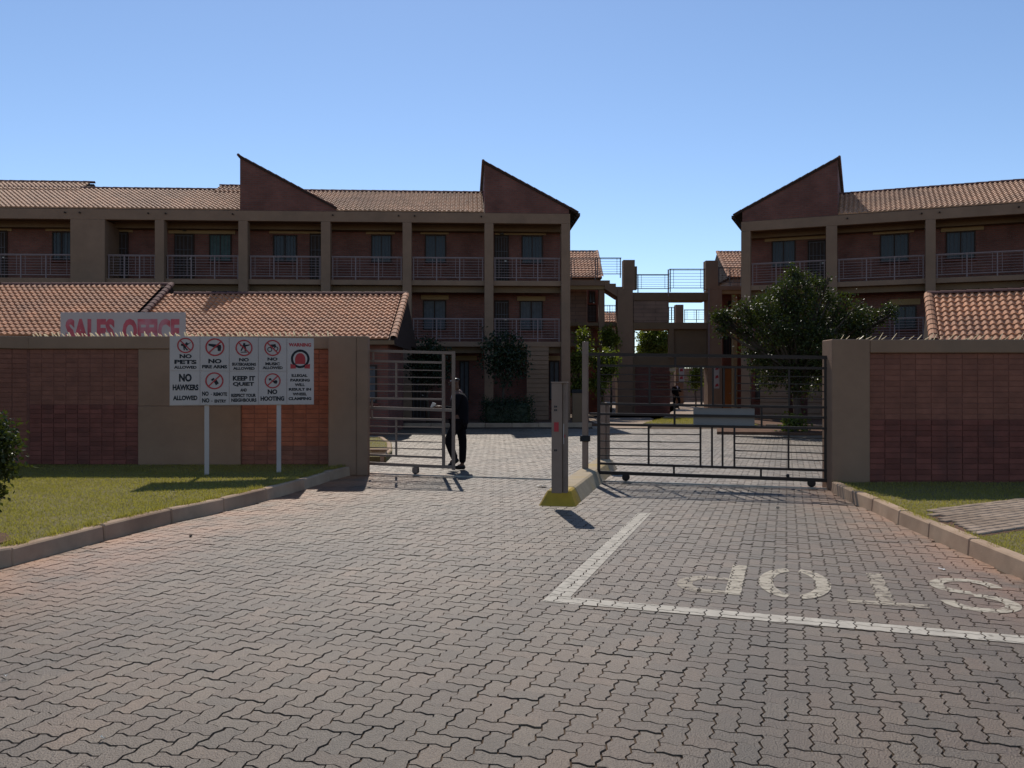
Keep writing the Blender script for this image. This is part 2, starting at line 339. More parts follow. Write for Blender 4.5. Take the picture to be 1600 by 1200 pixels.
# ------------------------------------------------------------------ roof tiles
TP, TG = .19, .26                         # one roll across, one course up the slope
def tile_profile(p=TP, h=.054):
    return [(0, 0), (.14*p, .004), (.30*p, h*.72), (.48*p, h), (.66*p, h*.72), (.84*p, .004), (p, 0)]
def tile_arrays(p=TP, g=TG):
    pr = tile_profile(p); n = len(pr); L = g*1.12; V = []; Fc = []
    for (y, dz) in ((0, .046), (L, .004)):
        V += [(x, y, z+dz) for x, z in pr]
    V += [(x, 0.0, -.004) for x, z in pr]
    for i in range(n-1):
        Fc.append((i, i+1, n+i+1, n+i)); Fc.append((2*n+i, 2*n+i+1, i+1, i))
    return np.array(V, np.float32), np.array(Fc, np.int32)
def tiled_plane(parent, x0, x1, eave_z, pitch, length, eave_y, m, singles=0, along=1, keep=None, p=TP, g=TG, cx=None):
    """courses of single-roll tiles on a slope that rises in +y (parent coordinates); along=-1 rises in -y.
    keep(x, t) says whether there is a tile at x, t up the slope."""
    V, Fc = tile_arrays(p, g); c, s = math.cos(pitch), math.sin(pitch)
    cells = []
    nx, ny = int((x1-x0)/p), int(round(length/g))
    for j in range(ny):
        for i in range(nx):
            x, t = x0+i*p, j*g
            if keep is None or keep(x+p/2, t+g/2): cells.append((x, t))
    if cx is not None: cells.sort(key=lambda q: abs(q[0]-cx))
    one, rest = cells[:singles], cells[singles:]
    rot = np.array([[1, 0, 0], [0, c*along, s*-along], [0, s, c]], np.float32)
    def world(x, t): return np.array([x, eave_y+t*c*along, eave_z+t*s], np.float32)
    if one:
        me = raw_mesh('roof_tile', V, Fc if along > 0 else Fc[:, ::-1], m); par = empty('roof_slope', (0, 0, 0), 0, parent) if False else parent
        for x, t in one:
            o = bpy.data.objects.new('roof_tile', me); w = world(x, t)
            o.location = (w[0], w[1], w[2]+random.uniform(0, .006)); o.rotation_euler = (pitch*along, random.uniform(-.012, .012), random.uniform(-.01, .01))
            link(o, par)
    if rest:
        N = len(rest); P = np.stack([world(x, t) for x, t in rest]); P[:, 2] += rng.uniform(0, .006, N).astype(np.float32)
        VV = (V@rot.T)[None]+P[:, None]; FF = Fc[None]+(np.arange(N)*len(V))[:, None, None]
        FF = FF.reshape(-1, 4)
        if along < 0: FF = FF[:, ::-1]
        o = put('roof_tiles', raw_mesh('roof_tiles', VV.reshape(-1, 3), FF, m), parent); o['kind'] = 'stuff'
def ridge_caps(parent, p0, p1, m, r=.11, step=.36, singles=True, name='ridge_tile'):
    """half-round caps laid end to end, each a little over the next"""
    p0, p1 = Vector(p0), Vector(p1); L = (p1-p0).length; n = max(1, int(round(L/step))); d = (p1-p0)/n
    V = []; Fc = []; k = 6
    for e, rr in ((0, r*1.08), (1.06, r*.92)):
        for i in range(k+1):
            a = math.pi*i/k; V.append((e*d.length, -rr*math.cos(a), rr*math.sin(a)*.8))
    for i in range(k): Fc.append((i, i+1, k+1+i+1, k+1+i))
    me = raw_mesh(name, V, Fc, m)
    dn = d.normalized(); rot = dn.to_track_quat('X', 'Z').to_euler()
    for i in range(n):
        o = bpy.data.objects.new(name, me); o.location = p0+d*i; o.rotation_euler = rot; link(o, parent)
# ================================================================== THE SETTING: ground, driveway, kerbs, lawns
g = MB(); g.add([(-900, -300, -.06), (900, -300, -.06), (900, 1500, -.06), (-900, 1500, -.06)], [(0, 1, 2, 3)])
tag(g.build('ground', M['earth']), kind='structure')

LK = [(-12, 5.0), (-10, 5.1), (-8.6, 5.2), (-7.4, 5.4), (-6.4, 5.75), (-5.55, 6.25), (-4.85, 6.95)]
LK += [gp(*p) for p in ((22, 884), (165, 844.5), (270, 817), (352, 799), (418, 782), (476, 765), (517, 751), (556, 741))]
RK = [gp(*p) for p in ((1297.5, 769), (1331, 786), (1361, 799), (1402, 819), (1449, 840), (1511, 868), (1600, 907))]
RK += [(4.12, 6.15), (4.22, 5.25), (4.7, 4.45), (5.5, 3.9), (6.5, 3.65), (7.6, 3.55), (9.5, 3.5)]

def kerb_run(root, pts, side, h=.16, w=.14, m=None):
    """one stone between each two joints; side=+1: the stone lies to the left of the walking direction"""
    for i in range(len(pts)-1):
        p, q = Vector((*pts[i], 0)), Vector((*pts[i+1], 0)); d = (q-p); L = d.length; d.normalize()
        b = MB(); y0, y1 = (0, w) if side > 0 else (-w, 0)
        # front face leans back a little
        lean = .02 if side > 0 else -.02
        vs = [(.006, y0 if side > 0 else y1, -.1), (L-.006, y0 if side > 0 else y1, -.1), (L-.006, y1 if side > 0 else y0, -.1), (.006, y1 if side > 0 else y0, -.1)]
        f0 = (y0 if side > 0 else y1)+lean
        vs += [(.006, f0, h), (L-.006, f0, h), (L-.006, vs[2][1], h), (.006, vs[3][1], h)]
        b.add(vs, [(0, 3, 2, 1), (4, 5, 6, 7), (0, 1, 5, 4), (1, 2, 6, 5), (2, 3, 7, 6), (3, 0, 4, 7)])
        o = b.build('kerb_stone', m or M['kerb'], root, bevel=.014, loc=(p.x, p.y, random.uniform(-.006, .006)), rz=math.atan2(d.y, d.x))
        o.rotation_euler.x = random.uniform(-.02, .02)
kl = tag(empty('kerb', (-4.4, 7.5, 0)), kind='structure'); kl.location = (0, 0, 0); kerb_run(kl, LK, 1)
kr = tag(empty('kerb', (0, 0, 0)), kind='structure'); kerb_run(kr, RK, 1)

# driveway: a bed of sand with interlocking zigzag blocks in herringbone, laid square to the gate line
FA = R(-17.5); ce, se = math.cos(FA), math.sin(FA)
sb = MB(); sb.add([(-16, -2, -.0095), (14, -2, -.0095), (24, 34, -.0095), (-24, 34, -.0095)], [(0, 1, 2, 3)])
drive = tag(sb.build('driveway', M['sand']), kind='structure')
U = .1085
def interp(pts, y):
    best = None
    for i in range(len(pts)-1):
        (xa, ya), (xb, yb) = pts[i], pts[i+1]
        if min(ya, yb) <= y <= max(ya, yb) and ya != yb:
            x = xa+(xb-xa)*(y-ya)/(yb-ya); best = x if best is None else best
    return best
def s_edge(p, q, amp=.135):
    d = np.array(q)-np.array(p); n = np.array((-d[1], d[0]))
    return [np.array(p), np.array(p)+d*.30+n*amp*.62, np.array(p)+d*.70-n*amp*.62]
def paver_outline(horiz):
    cs = [(0, 0), (1, 0), (2, 0), (2, 1), (1, 1), (0, 1)] if horiz else [(0, 0), (1, 0), (1, 1), (1, 2), (0, 2), (0, 1)]
    out = []
    for i in range(6): out += s_edge(cs[i], cs[(i+1) % 6])
    return np.array(out)*U
def inset(P, d):
    n = len(P); Q = np.empty_like(P)
    for i in range(n):
        a, b, c = P[i-1], P[i], P[(i+1) % n]
        e1 = (b-a)/np.linalg.norm(b-a); e2 = (c-b)/np.linalg.norm(c-b)
        m = np.array((-(e1+e2)[1], (e1+e2)[0])); m = m/np.linalg.norm(m)
        n1 = np.array((-e1[1], e1[0])); Q[i] = b+m*d/max(.5, m@n1)
    return Q
PO = {h: paver_outline(h) for h in (True, False)}
PTOP = {h: inset(PO[h], .0045) for h in PO}
def paver_mesh(h):
    o, i = inset(PO[h], .0014), inset(PO[h], .0045); n = len(o)
    vs = [(x, y, -.020) for x, y in o]+[(x, y, 0) for x, y in i]
    fs = [tuple(range(n, 2*n))]+[(k, (k+1) % n, n+(k+1) % n, n+k) for k in range(n)]
    me = bpy.data.meshes.new('paver'); me.from_pydata(vs, [], fs); me.materials.append(M['paver']); return me
PM = {h: paver_mesh(h) for h in (True, False)}
def uv2w(u, v): return (u*ce-v*se, u*se+v*ce)
def w2uv(x, y): return (x*ce+y*se, -x*se+y*ce)
GL = lambda x: 14.5-.306*(x-.64)                       # the gate line
cells = []
for i in range(int(-24/U), int(20/U)):
    for j in range(int(0/U), int(38/U)):
        k = (i-j) % 4
        if k == 0: h, cu, cv = True, (i+1)*U, (j+.5)*U
        elif k == 3: h, cu, cv = False, (i+.5)*U, (j+1)*U
        else: continue
        x, y = uv2w(cu, cv)
        if y < 2.2 or abs(x) > .66*y+2.0: continue
        if y < GL(x)+.2 and y < 15.6:
            xl, xr = interp(LK, y), interp(RK, y)
            if xl is None: xl = -99 if y < 5 else -2.7
            if xr is None: xr = 99 if y < 3.5 else 4.75
            if x < xl-.05 or x > xr+.05: continue
        elif y > 30.9: continue
        cells.append((h, i, j, x, y))
cells.sort(key=lambda c: c[4]+.12*abs(c[3]))
vis = [c for c in cells if c[4] > 3.45 and abs(c[3]) < .6*c[4]]
vset = {(c[1], c[2]) for c in vis[:290]}
near = [c for c in cells if (c[1], c[2]) in vset]
for h, i, j, x, y in near:
    ou, ov = i*U, j*U; wx, wy = uv2w(ou, ov)
    o = put('paver', PM[h], drive, (wx, wy, random.uniform(-.003, .0012)), FA+random.uniform(-.012, .012))
    o.rotation_euler.x = max(-.014, min(.014, random.gauss(0, .008))); o.rotation_euler.y = max(-.014, min(.014, random.gauss(0, .008)))
def joined_pavers(name, cs, pm='paver'):
    V, Fq, Fn, base = [], [], [], 0
    for h in (True, False):
        sel = [c for c in cs if c[0] == h]
        if not sel: continue
        me = PM[h]; n = len(me.vertices); co = np.empty(n*3, np.float32); me.vertices.foreach_get('co', co); co = co.reshape(-1, 3)
        k = len(sel); ang = FA+rng.uniform(-.012, .012, k); c_, s_ = np.cos(ang), np.sin(ang)
        org = np.array([uv2w(c[1]*U, c[2]*U) for c in sel])
        X = co[None, :, 0]*c_[:, None]-co[None, :, 1]*s_[:, None]+org[:, :1]
        Y = co[None, :, 0]*s_[:, None]+co[None, :, 1]*c_[:, None]+org[:, 1:]
        tx, ty = np.clip(rng.normal(0, .008, (2, k, 1)), -.014, .014); Z = co[None, :, 2]+rng.uniform(-.003, .0012, (k, 1))+co[None, :, 0]*tx+co[None, :, 1]*ty
        V.append(np.stack([X, Y, Z], 2).reshape(-1, 3))
        off = base+np.arange(k)*n
        for p in me.polygons:
            idx = np.array(p.vertices[:])
            (Fn if len(idx) > 4 else Fq).append(off[:, None]+idx[None])
        base += k*n
    V = np.concatenate(V); fq = np.concatenate(Fq); fn = np.concatenate(Fn)
    me = bpy.data.meshes.new(name); me.vertices.add(len(V)); me.vertices.foreach_set('co', V.astype(np.float32).ravel())
    loops = np.concatenate([fq.ravel(), fn.ravel()]).astype(np.int32); me.loops.add(len(loops)); me.loops.foreach_set('vertex_index', loops)
    st = np.concatenate([np.arange(len(fq))*4, len(fq)*4+np.arange(len(fn))*fn.shape[1]]).astype(np.int32)
    me.polygons.add(len(st)); me.polygons.foreach_set('loop_start', st); me.materials.append(M[pm]); me.update(calc_edges=True); me.validate()
    me.polygons.foreach_set('use_smooth', [False]*len(me.polygons))
    return me
rest = [c for c in cells if (c[1], c[2]) not in vset]
tag(put('pavers', joined_pavers('pavers', [c for c in rest if c[4] < GL(c[3])+.35]), drive), kind='stuff')
tag(put('courtyard_pavers', joined_pavers('courtyard_pavers', [c for c in rest if c[4] >= GL(c[3])+.35], 'paver_pale'), drive), kind='stuff')

# painted markings: the tops of the blocks inside each shape carry paint, the joints do not
def clip(poly, conv):
    out = [tuple(p) for p in poly]; n = len(conv)
    for i in range(n):
        (ax, ay), (bx, by) = conv[i], conv[(i+1) % n]
        ins = lambda p: (bx-ax)*(p[1]-ay)-(by-ay)*(p[0]-ax) >= 0
        src, out = out, []
        for k in range(len(src)):
            p, q = src[k-1], src[k]; a, b = ins(p), ins(q)
            if a != b:
                d0 = (bx-ax)*(p[1]-ay)-(by-ay)*(p[0]-ax); d1 = (bx-ax)*(q[1]-ay)-(by-ay)*(q[0]-ax); t = d0/(d0-d1)
                out.append((p[0]+(q[0]-p[0])*t, p[1]+(q[1]-p[1])*t))
            if b: out.append(q)
        if len(out) < 3: return []
    return out
def paint_mat(name, wear, col=(.52, .46, .37)):
    m = mat(name, col, rough=.8, var=.2, scale=6, bump=.2)
    nt = m.node_tree; N, L = nt.nodes, nt.links; b = N['Principled BSDF']
    gq = N.new('ShaderNodeNewGeometry'); n = N.new('ShaderNodeTexNoise'); n.inputs['Scale'].default_value = 9; n.inputs['Detail'].default_value = 10
    n.inputs['Roughness'].default_value = .75; L.new(gq.outputs['Position'], n.inputs['Vector'])
    r = N.new('ShaderNodeMapRange'); r.inputs[1].default_value = wear-.08; r.inputs[2].default_value = wear+.06
    r.inputs[3].default_value = .05; r.inputs[4].default_value = .93; L.new(n.outputs[0], r.inputs[0]); L.new(r.outputs[0], b.inputs['Alpha']); return m
def road_paint(name, polys, m, parent=None):
    """polys: convex polygons, anticlockwise, in the driveway's own frame"""
    V, Fc = [], []
    for poly in polys:
        us = [p[0] for p in poly]; vs = [p[1] for p in poly]
        if sum((poly[k-1][0]*poly[k][1]-poly[k][0]*poly[k-1][1]) for k in range(len(poly))) < 0: poly = poly[::-1]
        for h, i, j, x, y in cells:
            if not (min(us)-.3 < i*U < max(us)+.1 and min(vs)-.3 < j*U < max(vs)+.1): continue
            c = clip([(px_+i*U, py_+j*U) for px_, py_ in PTOP[h]], poly)
            if len(c) > 2:
                n = len(V); V += [(*uv2w(*p), .0042) for p in c]; Fc.append(tuple(range(n, len(V))))
    o = MB().add(V, Fc); me = bpy.data.meshes.new(name); me.from_pydata(o.v, [], o.f); me.materials.append(m)
    return put(name, me, parent)
def quad(u0, v0, u1, v1): return [(u0, v0), (u1, v0), (u1, v1), (u0, v1)]
LINE = paint_mat('line_paint_worn', .37); LETTER = paint_mat('letter_paint_worn', .43, (.50, .43, .325)); FAINT = paint_mat('letter_paint_faint', .445, (.41, .345, .26))
u0, v0 = w2uv(*gp(866, 939)); u1, v1 = w2uv(*gp(1600, 1003)); u2, v2 = w2uv(*gp(1006, 802))
tag(road_paint('painted_line', [[(u0-.08, v0-.05), (u1+1.5, v1-.09-.02), (u1+1.5, v1+.10-.02), (u0-.08, v0+.13)]], LINE),
    'long worn white stop line across the paving, below the faded lettering', 'road marking', 'worn white lines on the paving')
tag(road_paint('painted_line', [[(u0-.08, v0+.14), (u0+.09, v0+.14), (u2+.09, v2), (u2-.07, v2)]], LINE),
    'worn white lane line running from the stop line corner up towards the yellow nosed island', 'road marking', 'worn white lines on the paving')
word = tag(empty('stop_lettering', (*uv2w(.4, 7.3), 0)), 'faded upside-down white word STOP painted on the paving behind the stop line', 'road lettering')
word.location = (0, 0, 0)
vb, vt = 6.80, 7.92                                   # read from the gate side: the letters stand on their heads
def ring(cu, cv, ru, rv, t, a0=0, a1=360, n=20):
    out = []
    for k in range(n):
        p, q = R(a0+(a1-a0)*k/n), R(a0+(a1-a0)*(k+1)/n)
        out.append([(cu+ru*math.cos(p), cv+rv*math.sin(p)), (cu+ru*math.cos(q), cv+rv*math.sin(q)),
                    (cu+(ru-t)*math.cos(q), cv+(rv-t*1.15)*math.sin(q)), (cu+(ru-t)*math.cos(p), cv+(rv-t*1.15)*math.sin(p))])
    return out
road_paint('letter', [quad(-.45, vb, -.33, vt)], LETTER, word)
road_paint('letter_bowl', [quad(-.66, vb, -.45, vb+.11), quad(-.62, vb+.49, -.45, vb+.58)]+ring(-.63, vb+.30, .21, .30, .12, 90, 270, 10), FAINT, word)
road_paint('letter', ring(.06, (vb+vt)/2, .28, (vt-vb)/2, .115, -78, 78, 10), LETTER, word)
road_paint('letter', ring(.06, (vb+vt)/2, .28, (vt-vb)/2, .115, 102, 258, 10), LETTER, word)
road_paint('letter', [quad(.64, vb+.12, .76, vt)], FAINT, word)
road_paint('letter_bar', [quad(.43, vb, .98, vb+.11)], FAINT, word)
cu, cm = 1.35, (vb+vt)/2
road_paint('letter', ring(cu, vb+.29, .265, .29, .105, -180, 90, 14)+ring(cu, vt-.29, .265, .29, .105, 0, 270, 14), LETTER, word)

# traffic island with yellow nose, square to the gate line
isl = tag(empty('traffic_island', (*gp(869, 792), 0), R(-12.9)), kind='structure')
def loft(rings, name, m, parent, bevel=.02):
    b = MB(); n = len(rings[0])
    for r_ in rings: b.v += r_
    for k in range(len(rings)-1):
        for i in range(n): b.f.append((k*n+i, k*n+(i+1) % n, (k+1)*n+(i+1) % n, (k+1)*n+i))
    b.f.append(tuple(range(n-1, -1, -1))); b.f.append(tuple((len(rings)-1)*n+i for i in range(n)))
    return b.build(name, m, parent, bevel=bevel)
loft([[(-.27, .02, -.05), (.27, .02, -.05), (.27, .60, -.05), (-.27, .60, -.05)],
      [(-.15, .20, .20), (.15, .20, .20), (.15, .60, .20), (-.15, .60, .20)]], 'island_nose', M['yellow'], isl)
loft([[(-.27, .605, -.05), (.27, .605, -.05), (.27, 5.3, -.05), (-.27, 5.3, -.05)],
      [(-.15, .605, .20), (.15, .605, .20), (.15, 5.15, .20), (-.15, 5.15, .20)]], 'island_body', M['island'], isl)

# lawns either side
LIN = [(p[0]-.12, p[1]+.06) for p in LK]
lp = [(-14, 5.2)]+LIN[1:]+[(-2.9, 16), (-14, 16)]
b = MB(); b.slab(lp, -.03, .155); tag(b.build('lawn', M['lawn']), kind='structure')
RIN = [(p[0]+.12, p[1]+.03) for p in RK]
rp = [(4.9, 13.3), (12, 13.3), (12, 3.6)]+RIN[::-1][1:]
b = MB(); b.slab(rp, -.03, .125); tag(b.build('lawn', M['lawn']), kind='structure')
def inside(P, x, y):
    P = np.asarray(P); n = len(P); r = np.zeros(len(x), bool); j = n-1
    for i in range(n):
        xi, yi, xj, yj = *P[i], *P[j]
        c = ((yi > y) != (yj > y)) & (x < (xj-xi)*(y-yi)/((yj-yi) if yj != yi else 1e-9)+xi); r ^= c; j = i
    return r
def grass(name, P, z, n, hmin=.012, hmax=.032, avoid=None, m=None):
    P = np.asarray(P); lo, hi = P.min(0), P.max(0); x = rng.uniform(lo[0], hi[0], n*3); y = rng.uniform(lo[1], hi[1], n*3)
    ok = inside(P, x, y) & (np.abs(x) < .64*y+1.2)
    if avoid is not None: ok &= ~inside(avoid, x, y)
    # thinner in patches
    pat = np.sin(x*2.3+np.sin(y*1.7)*1.5)*np.cos(y*2.9+np.sin(x*1.1))
    ok &= rng.uniform(0, 1, len(x)) < .78+.22*pat
    x, y = x[ok][:n], y[ok][:n]; k = len(x)
    h = rng.uniform(hmin, hmax, k); a = rng.uniform(0, 6.283, k); w = rng.uniform(.003, .006, k)
    lx, ly = rng.normal(0, .018, (2, k))
    V = np.empty((k, 3, 3), np.float32)
    V[:, 0] = np.stack([x-np.cos(a)*w, y-np.sin(a)*w, np.full(k, z-.004)], 1); V[:, 1] = np.stack([x+np.cos(a)*w, y+np.sin(a)*w, np.full(k, z-.004)], 1)
    V[:, 2] = np.stack([x+lx, y+ly, z+h], 1)
    o = put(name, raw_mesh(name, V.reshape(-1, 3), np.arange(k*3).reshape(-1, 3), m or M['grass'])); tag(o, kind='stuff'); return o
PATH = [(4.32, 8.25), (12, 12.9), (12, 14.2), (4.62, 9.75)]
tag(grass('grass', lp, .155, 150000), 'short sunlit yellow-green lawn below the notice board', 'grass')
tag(grass('grass', rp, .125, 80000, avoid=PATH), 'short lawn strip beside the kerb at the right brick wall', 'grass')
def edge_tufts(label, pts, z, n, off):
    xs, ys = [], []
    P = np.array(pts); seg = rng.integers(0, len(P)-1, n); t = rng.uniform(0, 1, n)**1.0
    c = P[seg]+(P[seg+1]-P[seg])*t[:, None]; cl = np.sin(c[:, 0]*9+c[:, 1]*7)*np.sin(c[:, 1]*3.1+1) > -.15
    c = c[cl]; k = len(c); x, y = c[:, 0]+off*rng.uniform(.06, .20, k)*1.0, c[:, 1]+rng.uniform(.02, .12, k)
    h = rng.uniform(.02, .075, k); a = rng.uniform(0, 6.283, k); w = rng.uniform(.003, .006, k); lx, ly = rng.normal(0, .03, (2, k))
    V = np.empty((k, 3, 3), np.float32); zz = np.full(k, z-.004)
    V[:, 0] = np.stack([x-np.cos(a)*w, y-np.sin(a)*w, zz], 1); V[:, 1] = np.stack([x+np.cos(a)*w, y+np.sin(a)*w, zz], 1); V[:, 2] = np.stack([x+lx, y+ly, z+h], 1)
    tag(put('grass', raw_mesh('grass', V.reshape(-1, 3), np.arange(k*3).reshape(-1, 3), M['grass'])), label, 'grass', kind='stuff')
edge_tufts('ragged longer grass along the back of the left kerb', LK[5:], .155, 7000, -1)
edge_tufts('ragged longer grass along the back of the right kerb', RK[:8], .125, 3500, 1)
# stone path across the right lawn
pth = MB().slab([(4.36, 8.30), (11, 12.32), (11, 13.5), (4.65, 9.72)], .05, .128); pth = tag(pth.build('path', M['soil']), kind='structure')
pa = R(31); e1, e2 = (math.cos(pa), math.sin(pa)), (-math.sin(pa), math.cos(pa))
for r_ in range(12):
    s_ = -.3-random.random()*.2
    while s_ < 6.5:
        L = random.uniform(.21, .24); t0 = r_*.105
        q = [(4.37+e1[0]*(s_+a)+e2[0]*(t0+c), 8.36+e1[1]*(s_+a)+e2[1]*(t0+c)) for a, c in ((.006, .004), (L-.006, .005), (L-.005, .1), (.005, .099))]
        if min(p[0] for p in q) > 4.36 + (q[0][1]-8.3)*.2:
            MB().slab(q, .10, .148+random.uniform(-.003, .003)).build('paving_stone', M['path'], pth, bevel=.008)
        s_ += L
# courtyard: planting strips with kerbs along both buildings, small lawn behind the left gate
def bed(name, poly, z, m): return tag(MB().slab(poly, -.04, z).build(name, m), kind='structure')
bed('planting_bed', [(-24, 31.2), (3.2, 32.6), (3.2, 39), (-24, 36)], .10, M['soil'])
bed('planting_bed', [(9.2, 31.6), (20, 27.5), (24, 34), (9.7, 38.3)], .10, M['soil'])
kc = tag(empty('kerb'), kind='structure')
kerb_run(kc, [(-14+i*1.0, 31.2+(i+10)*.0515-.04) for i in range(18)], 1, h=.15)
kerb_run(kc, [(9.2+i*.95, 31.6-i*.361) for i in range(10)], 1, h=.15)
yl = [gp(570, 688), gp(600, 690), gp(612, 699), gp(613, 712), gp(603, 722), (-4.2, 18.0), (-8, 18), (-8, 25)]
bed('lawn', yl, .11, M['lawn']); tag(grass('grass', yl, .11, 16000), 'small lit lawn corner inside the open left gate', 'grass')
kerb_run(kc, [yl[4], yl[3], yl[2], yl[1], yl[0]], 1, h=.13, w=.12)
yr = [(5.0, 33.2), (7.4, 32.4), (9.0, 31.8), (9.2, 38), (6.6, 38)]
bed('lawn', yr, .10, M['lawn']); tag(grass('grass', yr, .10, 9000, .03, .08), 'strip of lawn at the foot of the stair walkway', 'grass')
bed('pathway', [(2.9, 31.2), (4.9, 31.2), (6.5, 40), (6.5, 80), (16, 80), (16, 41), (3.6, 41)], .02, M['path'])
# ================================================================== BUILDINGS
RAILP = M['rail']
def railing(parent, x0, x1, z0, z1, y, m=RAILP, panels=3, name='railing', nbars=7):
    b = MB(); zb = z0; w = .045
    b.bar((x0, y, z1), (x1, y, z1), .05, .045)
    b.bar((x0, y, zb+.02), (x1, y, zb+.02), .035)
    n = panels
    for i in range(n+1):
        x = x0+.05+(x1-x0-.1)*i/n; b.bar((x, y+.004, zb-.18), (x, y+.004, z1-.02), w)
    for i in range(n):
        a = x0+.05+(x1-x0-.1)*i/n; c = x0+.05+(x1-x0-.1)*(i+1)/n
        for q in (a+.17, c-.17): b.bar((q, y+.008, zb+.03), (q, y+.008, z1-.02), .018)
    o = b.build(name, m, parent)
    bm_ = BARS.get((round(x1-x0, 2), m.name))
    if bm_ is None:
        bm_ = MB().bar((0, 0, 0), (x1-x0, 0, 0), .014).mesh('bar', m); BARS[(round(x1-x0, 2), m.name)] = bm_
    for k in range(nbars):
        put('bar', bm_, o, (x0, y+.012, zb+.06+(z1-zb-.06)*(k+.6)/nbars))
    return o
BARS = {}
def window(parent, x0, x1, z0, z1, y, glass='glass', bars=True, name='window'):
    b = MB(); t = .05
    b.box(x0, x1, y-.04, y+.02, z0, z0+t); b.box(x0, x1, y-.04, y+.02, z1-t, z1)
    b.box(x0, x0+t, y-.04, y+.02, z0+t, z1-t); b.box(x1-t, x1, y-.04, y+.02, z0+t, z1-t)
    b.box((x0+x1)/2-t/2, (x0+x1)/2+t/2, y-.04, y+.02, z0+t, z1-t)
    f = b.build(name, M['timber'], parent)
    p = MB(); p.box(x0+t, (x0+x1)/2-t/2, y-.012, y-.002, z0+t, z1-t).build('pane', M[glass], f)
    p = MB(); p.box((x0+x1)/2+t/2, x1-t, y-.014, y-.004, z0+t, z1-t).build('pane', M['glass' if glass == 'glass' else glass], f)
    MB().box(x0-.06, x1+.06, y-.09, y+.02, z0-.07, z0-.003).build('sill', M['brick_low'], f)
    if bars:
        g_ = MB(); n = max(3, int((x1-x0)/.14))
        for i in range(1, n): g_.bar((x0+(x1-x0)*i/n, y-.05, z0+.03), (x0+(x1-x0)*i/n, y-.05, z1-.03), .014)
        g_.build('burglar_bars', M['rail_dark'], f)
    return f
def door(parent, x0, x1, z0, z1, y, gate=True, m='door'):
    d = MB().box(x0, x1, y-.03, y+.02, z0, z1).build('door', M[m], parent)
    b = MB(); t = .05
    b.box(x0-t, x0-.002, y-.06, y+.02, z0, z1+t); b.box(x1+.002, x1+t, y-.06, y+.02, z0, z1+t); b.box(x0, x1, y-.06, y+.02, z1+.002, z1+t)
    b.build('door_frame', M['timber'], d)
    if gate:
        g_ = MB()
        for i in range(5): g_.bar((x0+.03+(x1-x0-.06)*i/4, y-.08, z0+.03), (x0+.03+(x1-x0-.06)*i/4, y-.08, z1-.03), .022)
        for z in (z0+.05, z0+(z1-z0)*.35, z0+(z1-z0)*.68, z1-.05): g_.bar((x0, y-.081, z), (x1, y-.081, z), .026)
        g_.build('security_gate', M['rail_dark'], d)
    MB().box(x1-.13, x1-.05, y-.07, y-.03, z0+.98, z0+1.02).build('handle', M['steel'], d)
    return d

